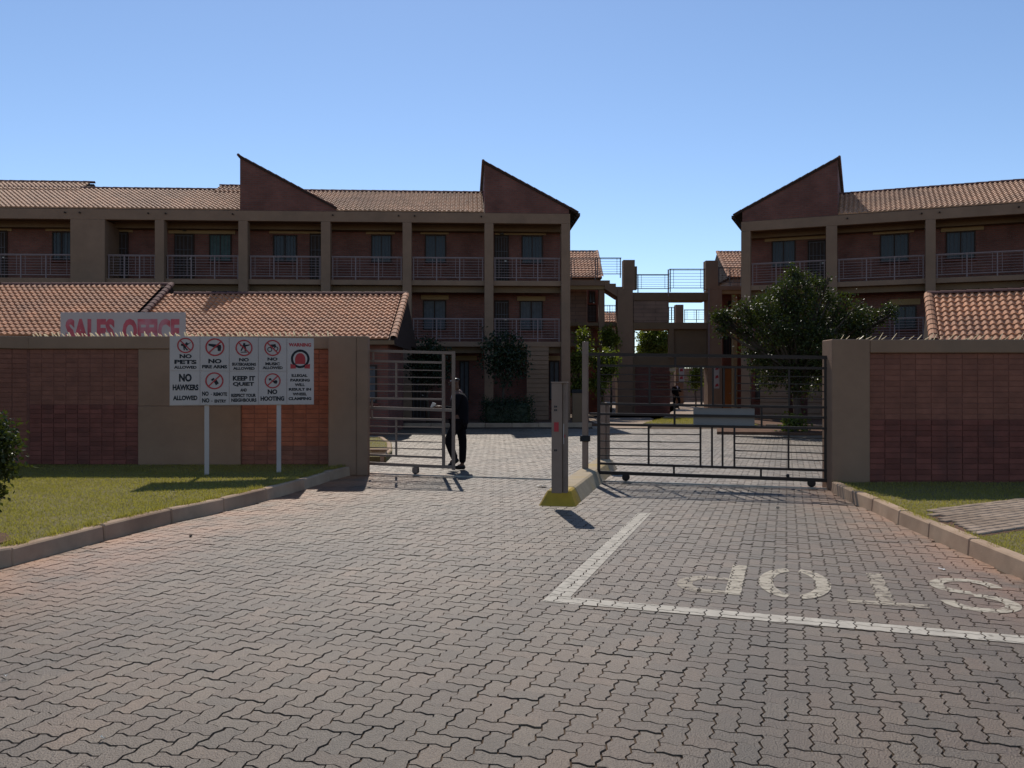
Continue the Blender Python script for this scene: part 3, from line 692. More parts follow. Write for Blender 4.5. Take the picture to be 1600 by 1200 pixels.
def block(root, fr, s0, s1, cols, wide, bays, spouts, gables, raised, roofs):
    """three-storey block with recessed balconies. fr: its front plane; every measure in metres along/behind/above."""
    Z = dict(g=0.0, f2=3.35, f3=5.87, soff=8.22, top=8.64); DEP = 1.5
    MB().box(s0, s1, DEP, DEP+.25, 0, 8.22).build('brick_wall', M['brick_far'], root)
    MB().box(s0, s1, 9.0, 9.25, 0, 8.6).build('brick_wall', M['brick_far'], root)
    for s in (s0, s1-.25): MB().box(s+.003, s+.247, DEP+.253, 8.997, 0, 8.6).build('end_wall', M['brick_far'], root)
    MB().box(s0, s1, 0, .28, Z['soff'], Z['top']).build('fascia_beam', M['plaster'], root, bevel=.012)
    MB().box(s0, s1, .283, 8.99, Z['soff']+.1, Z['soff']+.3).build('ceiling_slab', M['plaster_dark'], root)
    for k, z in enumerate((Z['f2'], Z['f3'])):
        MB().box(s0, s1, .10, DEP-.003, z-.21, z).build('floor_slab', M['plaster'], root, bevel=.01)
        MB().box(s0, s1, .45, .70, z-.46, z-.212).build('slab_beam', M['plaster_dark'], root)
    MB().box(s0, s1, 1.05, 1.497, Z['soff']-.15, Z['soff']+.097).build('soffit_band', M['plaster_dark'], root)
    for a, b_ in cols: MB().box(a, b_, -.02, .38, 0, Z['soff']-.003).build('column', M['plaster'], root, bevel=.012)
    for a, b_ in wide: MB().box(a, b_, -.02, 1.45, 0, Z['soff']-.003).build('pier', M['plaster'], root, bevel=.012)
    for a, b_ in bays:
        for z in (Z['f2'], Z['f3']): railing(root, a+.02, b_-.02, z+.12, z+.95, .22, RAILP)
    for s in spouts:
        b = MB(); b.tube([(s, .1, Z['top']-.15), (s, -.07, Z['top']-.16)], .035, 8); b.build('drain_spout', M['timber'], root)
    # roof: slopes up from behind the beam to a ridge, then down behind
    P = math.atan(.47); L = 3.5; ry = L*math.cos(P); rz = Z['top']+L*math.sin(P)
    def under(x0, x1, ly, lz, name='roof'):
        b = MB(); b.add([(x0, .1, Z['top']-.02), (x1, .1, Z['top']-.02), (x1, ly, lz-.02), (x0, ly, lz-.02), (x0, 9.3, Z['top']-.3), (x1, 9.3, Z['top']-.3)],
                        [(0, 1, 2, 3), (3, 2, 5, 4), (0, 3, 4), (1, 5, 2), (0, 4, 5, 1)]); return b.build(name, M['timber'], root)
    for p, r_ in roofs:
        under(p, r_, ry, rz)
        tiled_plane(root, p, r_, Z['top']+.03, P, L, .06, M['tile_pale'])
        ridge_caps(root, (p, ry, rz+.02), (r_, ry, rz+.02), M['tile_dark'], name='ridge_tile', step=.45)
    # under the gables' high ends the tiled slope goes on where the wedge has run out
    for (a, b_, L2) in raised:
        ly, lz = L2*math.cos(P), Z['top']+L2*math.sin(P)
        under(a, b_, ly, lz+.03)
        tiled_plane(root, a, b_, Z['top']+.03+(L-.5)*math.sin(P)+.03, P, L2-L+.5, .06+(L-.5)*math.cos(P), M['tile_pale'])
        ridge_caps(root, (a, ly, lz+.06), (b_, ly, lz+.06), M['tile_dark'], step=.45)
    # wedge gables: a brick triangle on the beam with its own single-slope roof running back
    for (ahi, alo, apz, loz, over) in gables:
        sg = 1 if alo > ahi else -1; zt = Z['top']+.003
        MB().prism([(ahi, zt), (alo, zt), (alo, max(loz, zt+.02)), (ahi, apz)], .0, .25).build('gable_wall', M['brick_far'], root)
        b = MB(); b.box(ahi, ahi+sg*.25,   .253, 8.99, zt, apz-.15); b.build('gable_side_wall', M['brick_far'], root)
        sl = (loz-apz)/(alo-ahi)
        x0, x1 = ahi-sg*.06, alo+sg*over; zz = lambda x: apz+sl*(x-ahi)
        b = MB(); b.prism([(x0, zz(x0)+.0), (x1, zz(x1)+.0), (x1, zz(x1)+.10), (x0, zz(x0)+.10)], -.06, 9.3); b.build('gable_roof', M['timber'], root)
        if over > .3: MB().box(x1-sg*.02, x1+sg*.10, -.05, 9.2, zz(x1)-.10, zz(x1)+.03).build('gutter', M['timber'], root)
        # tiles running up the single slope; seen edge-on from the front
        n = int(abs(x1-x0)/.30); d = (x1-x0)/n
        me = MB().prism([(0, .0), (d*1.12, sl*d*1.12+.0), (d*1.12, sl*d*1.12+.03), (0, .05)], 0, .30).mesh('verge_tile', M['tile_dark'])
        for i in range(n):
            put('verge_tile', me, root, (x1-d*(i+1)+0, -.09, zz(x1-d*(i+1))+.09)) if False else put('verge_tile', me, root, (x0+d*i, -.09, zz(x0+d*i)+.075-(.0)))
        big = MB().prism([(x0, zz(x0)+.10), (x1, zz(x1)+.10), (x1, zz(x1)+.14), (x0, zz(x0)+.14)], -.0+.215, 9.3); big.build('gable_tiles', M['tile_pale'], root)
        MB().box(x0-.05, x0+.06, -.10, 9.3, zz(x0)+.03, zz(x0)+.14).build('apex_cap', M['tile_dark'], root, bevel=.03)
    return Z, DEP

def bay_set(root, fr, dep, items):
    """(kind, left px, right px, top px, bottom px, extra) surveyed from the photo on the recessed wall"""
    for it in items:
        k, x0, x1, y0, y1 = it[:5]; s0, z1 = fr.sz(x0, y0, dep); s1, _ = fr.sz(x1, y0, dep); _, z0 = fr.sz(x0, y1, dep)
        if k == 'lintel': MB().box(s0, s1, dep-.06, dep-.003, z0, z1).build('lintel_band', M['ochre'], root)
        elif k == 'window':
            base = it[6] if len(it) > 6 else 6.75
            window(root, s0, s1, base, z1, dep-.01, it[5] if len(it) > 5 else 'glass')
        elif k == 'door': door(root, s0, s1, it[5], z1, dep-.01, it[6] if len(it) > 6 else True)
        elif k == 'lamp':
            r_ = .11; c = ((s0+s1)/2, (z0+z1)/2); b = MB(); b.tube([(c[0], dep-.06, c[1]), (c[0], dep-.16, c[1])], [r_, r_*.8], 12); b.build('wall_lamp', M['lamp'], root)

# ---- left block
LB = Front((-20.5, 34.8), math.atan2(1.2, 22.88))
lb = tag(empty('apartment_block', (*LB.world(0), 0), LB.a), 'long brown three-storey apartment block with two wedge gables, behind the sales office roof', 'apartment block', 'three-storey apartment blocks')
s = LB.s_
cpx = [(242, 256.5), (372.5, 387), (501.5, 516), (629, 643), (757, 771), (877, 891)]
cols = [(s(a), s(b_)) for a, b_ in cpx]; wide = [(s(110), s(164))]
cols_off = [(-3.6, -3.2), (-7.2, -6.8)]
bays = [(s(110)-3.1, s(110))]+[(s(a), s(b_)) for a, b_ in ((164, 242), (256.5, 372.5), (387, 501.5), (516, 629), (643, 757), (771, 877))]
S1 = s(891)
def gz(fr, px, py): return fr.sz(px, py)
g1a, g1z = LB.sz(375, 247); g1b, g1l = LB.sz(525, 327); g2a, g2z = LB.sz(757, 256); g2b, g2l = LB.sz(889, 327)
block(lb, LB, -8.0, S1, cols_off+cols, wide, bays, [s(p) for p in (102, 125, 232, 259, 364, 520, 623, 648, 752)],
      [(g1a, g1b, g1z, g1l, .0), (g2a, g2b, g2z, g2l, .36)],
      [(-8.0, s(80), 4.45), (s(303), s(375)-.02, 4.1)], [(-8.0, g2a)])
F3, F2 = 5.87, 3.35
bay_set(lb, LB, 1.5, [
    ('window', 82, 112, 362, 0), ('door', -12, 10, 362, 0, F3), ('lintel', -30, 19, 350, 361), ('lintel', 72, 112, 350, 361),
    ('door', 172, 199, 364, 0, F3), ('lintel', 172, 208, 352, 363),
    ('door', 275, 302, 367, 0, F3), ('window', 327, 362, 366, 0, 'curtain_teal'), ('lintel', 264, 368, 352, 365), ('lamp', 285, 293, 354, 362),
    ('window', 427, 464, 367, 0), ('door', 486, 512, 367, 0, F3), ('lintel', 421, 512, 355, 365), ('lamp', 495, 503, 355, 363),
    ('window', 580, 612, 367, 0), ('lintel', 572, 617, 358, 366), ('window', 664, 697, 367, 0), ('lintel', 657, 701, 357, 366),
    ('door', 774, 793, 369, 0, F3), ('window', 815, 848, 368, 0), ('lintel', 774, 853, 360, 367), ('lamp', 780, 788, 360, 368),
    ('window', 661, 697, 469, 0, 'curtain', 3.9), ('lintel', 658, 701, 461, 468), ('door', 774, 793, 471, 0, F2), ('window', 812, 848, 470, 0, 'curtain', 3.9), ('lintel', 808, 852, 463, 470),
    ('window', 560, 597, 469, 0, 'curtain', 3.9), ('lintel', 556, 601, 461, 468),
    ('window', 718, 733, 564, 0, 'curtain', .9), ('lintel', 704, 745, 556, 563), ('window', 858, 874, 564, 0, 'curtain', .9), ('lintel', 805, 886, 556, 563), ('door', 640, 664, 566, 0, .12)])
# louvred screen on the ground floor
a, z1 = LB.sz(823, 540, .2); b_, _ = LB.sz(857, 540, .2)
scr = MB().box(a, b_, .22, .30, .1, z1).build('louvre_screen', M['plaster_dark'], lb)
n = 16
sl = MB().box(a, b_, .14, .217, 0, (z1-.15)/n-.02).mesh('slat', M['plaster'])
for i in range(n): put('slat', sl, scr, (0, 0, .12+(z1-.15)*i/n))

# ---- right block
RB = Front((9.95, 37.8), math.atan2(-4.0, 9.95))
rb = tag(empty('apartment_block', (*RB.world(0), 0), RB.a), 'brown three-storey apartment block with one wedge gable, behind the large tree on the right', 'apartment block', 'three-storey apartment blocks')
s = RB.s_
cols = [(s(a), s(b_)) for a, b_ in ((1158, 1172.5), (1290.5, 1308), (1446, 1462), (1612, 1630))]
bays = [(s(a), s(b_)) for a, b_ in ((1172.5, 1290.5), (1308, 1446), (1462, 1612))]
h1, hz = RB.sz(1309, 250); h0, hl = RB.sz(1160, 331)
block(rb, RB, 0, 19, cols+[(14.2, 14.7), (17.8, 18.3)], [], bays, [s(p) for p in (1324, 1440, 1468, 1592)], [(h1, h0, hz, hl, .36)], [], [(h1, 19)])
bay_set(rb, RB, 1.5, [
    ('window', 1206, 1243, 377, 0), ('door', 1264, 1289, 378, 0, F3), ('lintel', 1195, 1290, 370, 378),
    ('window', 1375, 1420, 367, 0), ('lintel', 1364, 1428, 356, 367), ('window', 1478, 1524, 363, 0), ('lintel', 1470, 1537, 352, 363),
    ('window', 1397, 1432, 478, 0, 'glass', 3.9), ('lintel', 1390, 1438, 468, 477), ('window', 1206, 1243, 480, 0, 'curtain', 3.9), ('lintel', 1200, 1250, 472, 480),
    ('window', 1180, 1198, 575, 0, 'glass', .9)])
a, _ = RB.sz(1188, 575, .2); b_, z1 = RB.sz(1232, 575, .2)
scr = MB().box(a, b_, .22, .30, .1, z1).build('louvre_screen', M['plaster'], rb)
sl = MB().box(a, b_, .14, .217, 0, (z1-.15)/9-.03).mesh('slat', M['plaster'])
for i in range(9): put('slat', sl, scr, (0, 0, .12+(z1-.15)*i/9))
a, _ = RB.sz(1262, 575, .2); b_, z1 = RB.sz(1300, 575, .2)
scr = MB().box(a, b_, .22, .30, .1, z1).build('louvre_screen', M['plaster'], rb)
sl = MB().box(a, b_, .14, .217, 0, (z1-.15)/9-.03).mesh('slat', M['plaster'])
for i in range(9): put('slat', sl, scr, (0, 0, .12+(z1-.15)*i/9))

# ---- stair walkway between the blocks
WD = 44.0
wk = tag(empty('stair_walkway', ((1045-800)/F*WD, WD, 0)), 'open concrete stair and bridge walkway on tall piers between the two apartment blocks', 'walkway')
WX = (1045-800)/F*WD
def wp(px, py, d=WD): return ((px-800)/F*d-WX, EYE+(600-py)*d/F)
def wbox(name, m, x0, x1, y0, y1, dep=1.4, off=0.0, parent=None, bevel=.0):
    a, z1 = wp(x0, y0, WD+off); b_, z0 = wp(x1, y1, WD+off)
    return MB().box(a, b_, off, off+dep, max(z0, 0), z1).build(name, M[m], parent or wk, bevel=bevel)
wbox('pier', 'plaster', 974, 992, 406, 452, .6, -.05); wbox('pier', 'plaster', 965, 989, 452.2, 672, .9, -.05)
wbox('pier', 'plaster', 1103, 1122, 407, 452, .6, -.05); wbox('pier', 'plaster', 1106, 1128, 452.2, 672, .9, -.05)
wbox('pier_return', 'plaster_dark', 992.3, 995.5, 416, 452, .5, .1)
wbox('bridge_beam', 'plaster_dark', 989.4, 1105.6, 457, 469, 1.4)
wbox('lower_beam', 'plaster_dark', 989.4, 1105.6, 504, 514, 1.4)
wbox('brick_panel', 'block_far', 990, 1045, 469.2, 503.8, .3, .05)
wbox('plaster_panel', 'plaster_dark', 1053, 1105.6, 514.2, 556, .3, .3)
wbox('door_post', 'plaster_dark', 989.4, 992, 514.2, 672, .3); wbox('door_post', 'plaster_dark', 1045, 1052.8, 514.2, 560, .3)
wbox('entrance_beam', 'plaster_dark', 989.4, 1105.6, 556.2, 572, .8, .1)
wbox('brick_panel', 'brick_far', 992.3, 1047, 572.2, 672, .3, .2)
wbox('louvre_vent', 'plaster', 1024, 1044, 590, 591, .1, .1); wbox('louvre_vent', 'plaster', 1025, 1044, 597, 598, .1, .1); wbox('louvre_vent', 'plaster', 1027, 1044, 603, 604, .1, .1)
wbox('notice_panel', 'sign_white', 1061, 1069, 573, 597, .05, .05)
wbox('notice_panel', 'sign_white', 1115, 1124, 574, 607, .03, -.09)
for py in (576, 589, 602):
    x, z = wp(1119.5, py); MB().prism([(x-.09, z-.08), (x+.09, z-.04), (x+.05, z+.09), (x-.06, z+.06)], -.10, -.091).build('red_mark', M['red'], wk)
for py in (578, 590):
    x, z = wp(1065, py); MB().prism([(x-.08, z-.08), (x+.08, z-.06), (x+.06, z+.08), (x-.07, z+.05)], .035, .049).build('red_mark', M['red'], wk)
wbox('exit_lamp', 'box', 1046, 1055.5, 575, 580, .1, -.12)
# left landing with steps going down to the first pier
wbox('landing_slab', 'plaster', 890, 944.8, 438, 446, 1.5, 0); wbox('landing_beam', 'ochre', 890, 944.8, 446.2, 452, .3, .1)
pts = [(945, 438), (953, 438), (953, 443), (962.5, 443), (962.5, 448), (973, 448), (973, 452), (985, 452), (985, 470), (965, 464), (945, 451)]
MB().prism([wp(*p) for p in pts], .0, 1.4).build('stair_flight', M['plaster'], wk)
def wrail(x0, x1, y0, y1, panels, off=0.05, m=None):
    a, z1 = wp(x0, y0); b_, z0 = wp(x1, y1); railing(wk, a, b_, z0+.18, z1, off, m or M['rail_dark'], panels, nbars=6)
wrail(891, 932, 403, 438, 1); wrail(932, 971, 403, 434, 1); wrail(995.5, 1046, 429, 457, 1); wrail(1046, 1102, 420.5, 456, 1); wrail(1122, 1160, 418, 447, 2)
wbox('landing_slab', 'plaster', 1122.2, 1162, 447, 453, 1.5, 0); wbox('landing_beam', 'ochre', 1128.2, 1162, 453.2, 459, .3, .1)
wbox('downpipe', 'rail', 1107, 1109, 451, 560, .06, -.12)
wbox('downpipe', 'rail', 1043.5, 1045.3, 421, 463, .06, -.1)
# stair wing behind the left landing
wbox('block_wall', 'block_far', 888, 917, 452.2, 672, .3, 1.6); wbox('pier', 'plaster', 936, 944.8, 452.2, 672, .5, .2)
wbox('brick_wall', 'brick_far', 917.2, 936, 452.2, 672, .3, 2.0)
wbox('floor_slab', 'plaster_dark', 890, 964.6, 504, 509, 1.5, .25); wbox('floor_slab', 'plaster_dark', 890, 964.6, 535, 541, 1.5, .25)
a, z1 = wp(920, 455, WD+2); b_, z0 = wp(930, 474, WD+2); window(wk, a, b_, z0, z1, 1.97, 'glass', False)
a, z1 = wp(919, 478, WD+2); b_, z0 = wp(930, 503, WD+2); door(wk, a, b_, z0, z1, 1.97, True)
for i in range(5):
    wbox('slat', 'block_far', 905, 927, 512+i*4.4, 514.4+i*4.4, .1, 1.3)
# right wing
wbox('brick_wall', 'brick_far', 1128.2, 1164, 459.2, 672, .3, 1.2)
a, z1 = wp(1137, 470, WD+1.2); b_, z0 = wp(1146, 480, WD+1.2); window(wk, a, b_, z0, z1, 1.17, 'glass', False)
a, z1 = wp(1129, 524, WD+1.2); b_, z0 = wp(1150, 555, WD+1.2); window(wk, a, b_, z0, z1, 1.17, 'glass', True)
a, z1 = wp(1129, 576, WD+1.2); b_, z0 = wp(1143, 640, WD+1.2); door(wk, a, b_, .12, z1, 1.17, False, 'orange')
wbox('pier', 'ochre', 1146, 1152, 459.2, 672, .4, .5)
# rear walkway seen through the openings
RD = 62.0
rw = tag(empty('stair_walkway', (12.0, RD, 0)), 'second stair walkway farther back, seen through the bridge opening', 'walkway')
def rp_(px, py, d=RD): return ((px-800)/F*d-12.0, EYE+(600-py)*d/F)
def rbox(name, m, x0, x1, y0, y1, dep=1.2, off=0.):
    a, z1 = rp_(x0, y0); b_, z0 = rp_(x1, y1); return MB().box(a, b_, off, off+dep, max(0, z0), z1).build(name, M[m], rw)
rbox('pier', 'plaster', 1056, 1068, 476, 650, .7); rbox('bridge_beam', 'plaster', 940, 1055.8, 505, 512); rbox('bridge_beam', 'plaster', 1068.2, 1110, 505, 512)
for x0, x1, y0 in ((940, 966, 477), (1044, 1055, 480), (1069, 1108, 484)):
    a, z1 = rp_(x0, y0); b_, z0 = rp_(x1, 503); railing(rw, a, b_, z0+.15, z1, .05, M['rail_dark'], 2, nbars=5)

# ---- houses behind, roofs seen beside the blocks
def back_house(label, px0, px1, ytop, yeave, d, hip, wall_m='block_far'):
    x0, x1 = (px0-800)/F*d, (px1-800)/F*d; ze = EYE+(600-yeave)*d/F; P = R(33)
    # ridge height seen at ytop: solve the depth of the ridge
    k = (600-ytop)/F; t = (EYE+k*d-ze)/(math.tan(P)-k); L = t/math.cos(P)
    h = tag(empty('rear_house', ((x0+x1)/2, d, 0)), label, 'house', 'tiled houses behind the walkway'); c = (x0+x1)/2
    MB().box(x0-c+.3, x1-c-.3, .35, 7, 0, ze-.05).build('wall', M[wall_m], h)
    b = MB(); b.add([(x0-c, 0, ze-.03), (x1-c, 0, ze-.03), (x1-c, 2*t, ze-.03), (x0-c, 2*t, ze-.03), (x0-c, t, ze+t*math.tan(P)-.03), (x1-c, t, ze+t*math.tan(P)-.03)],
                    [(0, 1, 5, 4), (2, 3, 4, 5), (0, 4, 3), (1, 2, 5), (0, 3, 2, 1)]); b.build('roof', M['timber'], h)
    f = None
    tiled_plane(h, x0-c, x1-c, ze, P, L, 0, M['tile'], p=.24, g=.34)
    ridge_caps(h, (x0-c, t, ze+t*math.tan(P)), (x1-c, t, ze+t*math.tan(P)), M['tile_dark'], step=.6)
    e = x1-c if hip > 0 else x0-c
    ridge_caps(h, (e, 0, ze+.03), (e, t, ze+t*math.tan(P)+.03), M['tile'], step=.4, name='verge_tile')
    a, b2 = x0-c+1, x1-c-1
    window(h, a, a+1.1, 3.6, 4.7, .34, 'glass', False)
    return h
back_house('tiled house behind the left landing of the stair walkway', 760, 941, 393, 434, 58, 1)
back_house('tiled house behind the right landing, left of the right apartment block', 1139, 1300, 394, 433, 58, -1)
back_house('small far tiled house seen low through the rear walkway railing', 925, 985, 488, 503, 78, 1)

gw = tag(empty('garden_wall', (14.5, 78, 0)), 'tan garden wall closing the passage far behind the walkways', 'wall')
MB().box(-6.5, 6.5, 0, .25, 0, 2.9).build('wall', M['block_far'], gw); MB().box(-6.6, 6.6, -.04, .29, 2.903, 3.02).build('coping', M['plaster'], gw)
# ---- sales office behind the left wall
OF = Front((-17.0, 27.0), 0.0)
of = tag(empty('sales_office', (-17.0, 27.0, 0)), 'single-storey sales office with a sunlit terracotta tile roof behind the left wall', 'office building')
P = R(28); t = 1.37/(math.tan(P)-.1022)
xe = (616.5-800)/F*27.0+17.0; xm = (225-800)/F*28.4+17.0
MB().box(0, xe-.25, .35, 4.2, 0, 2.95).build('wall', M['brick_far'], of)
RH = 2.99+t*math.tan(P)
b = MB(); b.add([(-1, 0, 2.96), (xe, 0, 2.96), (xe, 2*t, 2.96), (-1, 2*t, 2.96), (-1, t, RH-.05), (xe, t, RH-.05)],
                        [(0, 1, 5, 4), (2, 3, 4, 5), (0, 4, 3), (1, 2, 5), (0, 3, 2, 1)]); b.build('roof', M['timber'], of)
tiled_plane(of, xm, xe-.12, 2.99, P, t/math.cos(P), 0, M['tile'], singles=200, cx=xe-3.5)
ridge_caps(of, (xm+.3, t, RH+.03), (xe, t, RH+.03), M['tile_dark'])
ridge_caps(of, (xe-.04, -.02, 3.01), (xe-.04, t, RH+.02), M['tile'], r=.12, step=.27, name='verge_tile')
MB().box(xe-.07, xe+.02, .05, 4.3, 2.80, 2.957).build('barge_board', M['timber'], of)
# higher roof on the left
LH = t/math.cos(P)+.62; ly, lz = LH*math.cos(P), 2.99+LH*math.sin(P)
b = MB(); b.add([(-1, 0, 3.02), (xm, 0, 3.02), (xm, 2*ly, 3.02), (-1, 2*ly, 3.02), (-1, ly, lz+.04), (xm, ly, lz+.04)],
                [(0, 1, 5, 4), (2, 3, 4, 5), (0, 4, 3), (1, 2, 5), (0, 3, 2, 1)]); b.build('roof', M['timber'], of)
tiled_plane(of, -1, xm-.12, 3.10, P, LH, 0, M['tile'], singles=98, cx=xm-2.5)
ridge_caps(of, (-1, ly, lz+.12), (xm, ly, lz+.12), M['tile_dark'])
ridge_caps(of, (xm-.02, .2, 3.26), (xm-.02, ly, lz+.14), M['tile_dark'], r=.12, step=.27, name='verge_tile')
MB().box(0, xe, -.13, -.02, 2.82, 2.95).build('gutter', M['plaster_dark'], of)
window(of, xe-1.6, xe-.6, 1.0, 2.2, .34, 'curtain', True)

# ---- small gatehouse roof behind the right wall
GH = Front((657/F*24, 24.0), RB.a)
gh = tag(empty('gatehouse', (*GH.world(0), 0), GH.a), 'small building with a sunlit terracotta tile roof behind the right brick wall', 'gatehouse')
ze = 2.75; kq = 0
# ridge height seen at photo row 461
t = 2.15; z_r = EYE+(600-461)*(GH.world(0, t)[1])/F; P2 = math.atan2(z_r-ze, t)
MB().box(.25, 9, .35, 4.0, 0, ze-.05).build('wall', M['brick_far'], gh)
b = MB(); b.add([(0, 0, ze-.03), (9, 0, ze-.03), (9, 2*t, ze-.03), (0, 2*t, ze-.03), (0, t, z_r-.02), (9, t, z_r-.02)],
                [(0, 1, 5, 4), (2, 3, 4, 5), (0, 4, 3), (1, 2, 5), (0, 3, 2, 1)]); b.build('roof', M['timber'], gh)
tiled_plane(gh, .14, 6.2, ze, P2, math.hypot(t, z_r-ze), 0, M['tile'], singles=298, cx=1.5)
ridge_caps(gh, (0, t, z_r+.03), (6.3, t, z_r+.03), M['tile_dark'])
ridge_caps(gh, (.04, -.02, ze+.03), (.04, t, z_r+.02), M['tile'], r=.13, step=.27, name='verge_tile')

# ================================================================== BOUNDARY WALLS
def bricks(parent, x0, x1, y, z0, z1, zsplit, cnt, thick=.05, bw=.222, bh=.076, jt=.006, up='brick'):
    """stack-bonded facing bricks, one object each up to cnt (those that show largest), the rest joined"""
    nx = max(1, int(round((x1-x0)/(bw+jt)))); nz = max(1, int(round((z1-z0)/(bh+jt)))); w, h = (x1-x0)/nx, (z1-z0)/nz
    me = {}
    for k in ('brick', 'brick_low'):
        b = MB(); x, z, a = w/2-jt/2, h/2-jt/2, .004
        b.add([(-x, 0, -z), (x, 0, -z), (x, 0, z), (-x, 0, z), (-x+a, -.007, -z+a), (x-a, -.007, -z+a), (x-a, -.007, z-a), (-x+a, -.007, z-a)],
              [(4, 5, 6, 7), (0, 1, 5, 4), (1, 2, 6, 5), (2, 3, 7, 6), (3, 0, 4, 7)]); me[k] = b.mesh('brick', M[up if k == 'brick' or up != 'brick' else k])
    big = {'brick': MB(), 'brick_low': MB()}; made = 0
    cells_ = [(i, j) for j in range(nz-1, -1, -1) for i in range(nx)]
    for i, j in cells_:
        cx, cz = x0+(i+.5)*w, z0+(j+.5)*h; k = 'brick' if cz > zsplit else 'brick_low'; yy = y+random.uniform(-.003, .0)+(.0 if cz > zsplit else -.012)
        if made < cnt:
            o = put('brick', me[k], parent, (cx+random.uniform(-.0015, .0015), yy, cz)); o.rotation_euler.y = random.uniform(-.006, .006); made += 1
        else:
            big[k].add([(v.co.x+cx, v.co.y+yy, v.co.z+cz) for v in me[k].vertices], [tuple(p.vertices) for p in me[k].polygons])
    for k in big:
        if big[k].v: big[k].build('bricks', M[k], parent)['kind'] = 'stuff'
def spike_row(parent, x0, x1, y, z, n, lean, m='spike', w=.014):
    pass
    me = MB().add([(-w, -w, 0), (w, -w, 0), (w, w, 0), (-w, w, 0), (-w*.5+lean, -w*.5, .09), (w*.5+lean, -w*.5, .09), (w*.5+lean, w*.5, .09), (-w*.5+lean, w*.5, .09)],
                  [(0, 3, 2, 1), (4, 5, 6, 7), (0, 1, 5, 4), (1, 2, 6, 5), (2, 3, 7, 6), (3, 0, 4, 7)]).mesh('wall_spike', M[m])
    for i in range(n):
        x = x0+(x1-x0)*(i+random.uniform(.1, .9))/n
        o = put('wall_spike', me, parent, (x, y+random.uniform(-.05, .05), z-.01)); o.rotation_euler = (random.uniform(-.35, .2), random.uniform(-.3, .3), random.uniform(-.5, .5)); o.scale.z = random.uniform(.6, 1.15)

lw = tag(empty('boundary_wall', (-2.72, 15.5, 0)), 'left boundary wall of red brick panels and beige plaster behind the notice board', 'wall')
ox = 2.72
MB().box(-3.21+ox, 0, -.3, .30, 0, 2.44).build('pillar', M['plaster'], lw, bevel=.015)
MB().box(.002, .20, -.288, -.07, 0, 2.436).build('pillar_return', M['plaster'], lw, bevel=.01)
MB().box(-8.62+ox, -3.213+ox, .0, .30, 2.225, 2.45).build('coping_beam', M['plaster'], lw, bevel=.012)
MB().box(-8.62+ox, -3.213+ox, .0665, .27, 0, 2.222).build('backing_wall', M['mortar'], lw)
MB().box(-6.67+ox, -4.84+ox, .02, .069, 0, 1.205).build('plaster_pier', M['plaster'], lw, bevel=.006)
MB().box(-6.67+ox, -4.84+ox, .032, .069, 1.208, 2.222).build('plaster_pier', M['plaster'], lw, bevel=.006)
bricks(lw, -4.835+ox, -3.216+ox, .066, .08, 2.22, -1, 150, up='brick_bounce_lit')
bricks(lw, -8.62+ox, -6.675+ox, .066, .08, 2.22, 1.21, 150)
# the far left length turns a little towards the road
ws = empty('turned_length', (-8.62+ox, .0, 0), math.pi+math.atan2(.6, .95), lw)
tl = lambda b, name, m, bv=0: b.build(name, m, ws, bevel=bv)
tl(MB().box(-.16, 5.2, -.30, -.004, 2.224, 2.449), 'coping_beam', M['plaster'], .012); tl(MB().box(-.16, 5.2, -.27, -.075, 0, 2.221), 'backing_wall', M['mortar'])
wsb = MB()
nx, nz = 22, 25; w, h = 5.15/nx, 2.14/nz
for i in range(nx):
    for j in range(nz):
        cx, cz = .01+(i+.5)*w, .08+(j+.5)*h; wsb.box(cx-w/2+.005, cx+w/2-.005, -.071, -.052+random.uniform(-.003, .003), cz-h/2+.005, cz+h/2-.005)
wb = wsb.build('bricks', M['brick'], ws); wb['kind'] = 'stuff'
spike_row(lw, -8.6+ox, -3.2+ox, .12, 2.45, 80, -.05)

rw_ = tag(empty('boundary_wall', (4.78, 13.0, 0)), 'right boundary wall of dark red brick ending in a beige plaster pillar beside the closed gate', 'wall')
MB().box(0, .57, 0, .42, 0, 2.27).build('pillar', M['plaster'], rw_, bevel=.012)
MB().box(.573, 6, .0, .30, 2.065, 2.265).build('coping_beam', M['plaster'], rw_, bevel=.012)
MB().box(.573, 6, .0665, .27, 0, 2.062).build('backing_wall', M['mortar'], rw_)
bricks(rw_, .577, 4.3, .066, .07, 2.06, 1.05, 296)
spike_row(rw_, .1, 4.5, .12, 2.265, 46, .10, 'spike', .007)

# ================================================================== GATES
GT = Front((.64, 14.5), R(-17.0))
def gate(label, m, horiz, vert, wheels, zfix=None, ends=None, grp=None):
    g_ = tag(empty('sliding_gate', (*GT.world(0), 0), GT.a), label, 'gate', 'steel sliding gates')
    for h in horiz:
        x0, y0, x1, y1, th, nm = h; a, za = GT.sz(x0, y0); b_, zb = GT.sz(x1, y1); w = th*14.3/F
        MB().bar((a, 0 if nm != 'bar' else .006, za), (b_, 0 if nm != 'bar' else .006, zb), .05 if nm != 'bar' else .016, w).build(nm, m, g_)
    for v in vert:
        x, y0, y1, th, nm = v; a, za = GT.sz(x, y0); _, zb = GT.sz(x, y1); w = th*14.3/F
        MB().bar((a, .003, zb), (a, .003, za), w, .045 if nm == 'stile' else .03).build(nm, m, g_)
    for x, y0, y1 in wheels:
        a, zt = GT.sz(x, y0); _, zb = GT.sz(x, y1); r_ = .062
        wl = MB().tube([(a, -.02, r_+.025), (a, .02, r_+.025)], r_, 16).build('wheel', M['black'], g_, smooth=False)
        bk = MB(); bk.box(a-.05, a+.05, -.035, -.024, .05, zt+.0); bk.box(a-.05, a+.05, .024, .035, .05, zt+.0); bk.build('wheel_bracket', m, wl)
    return g_
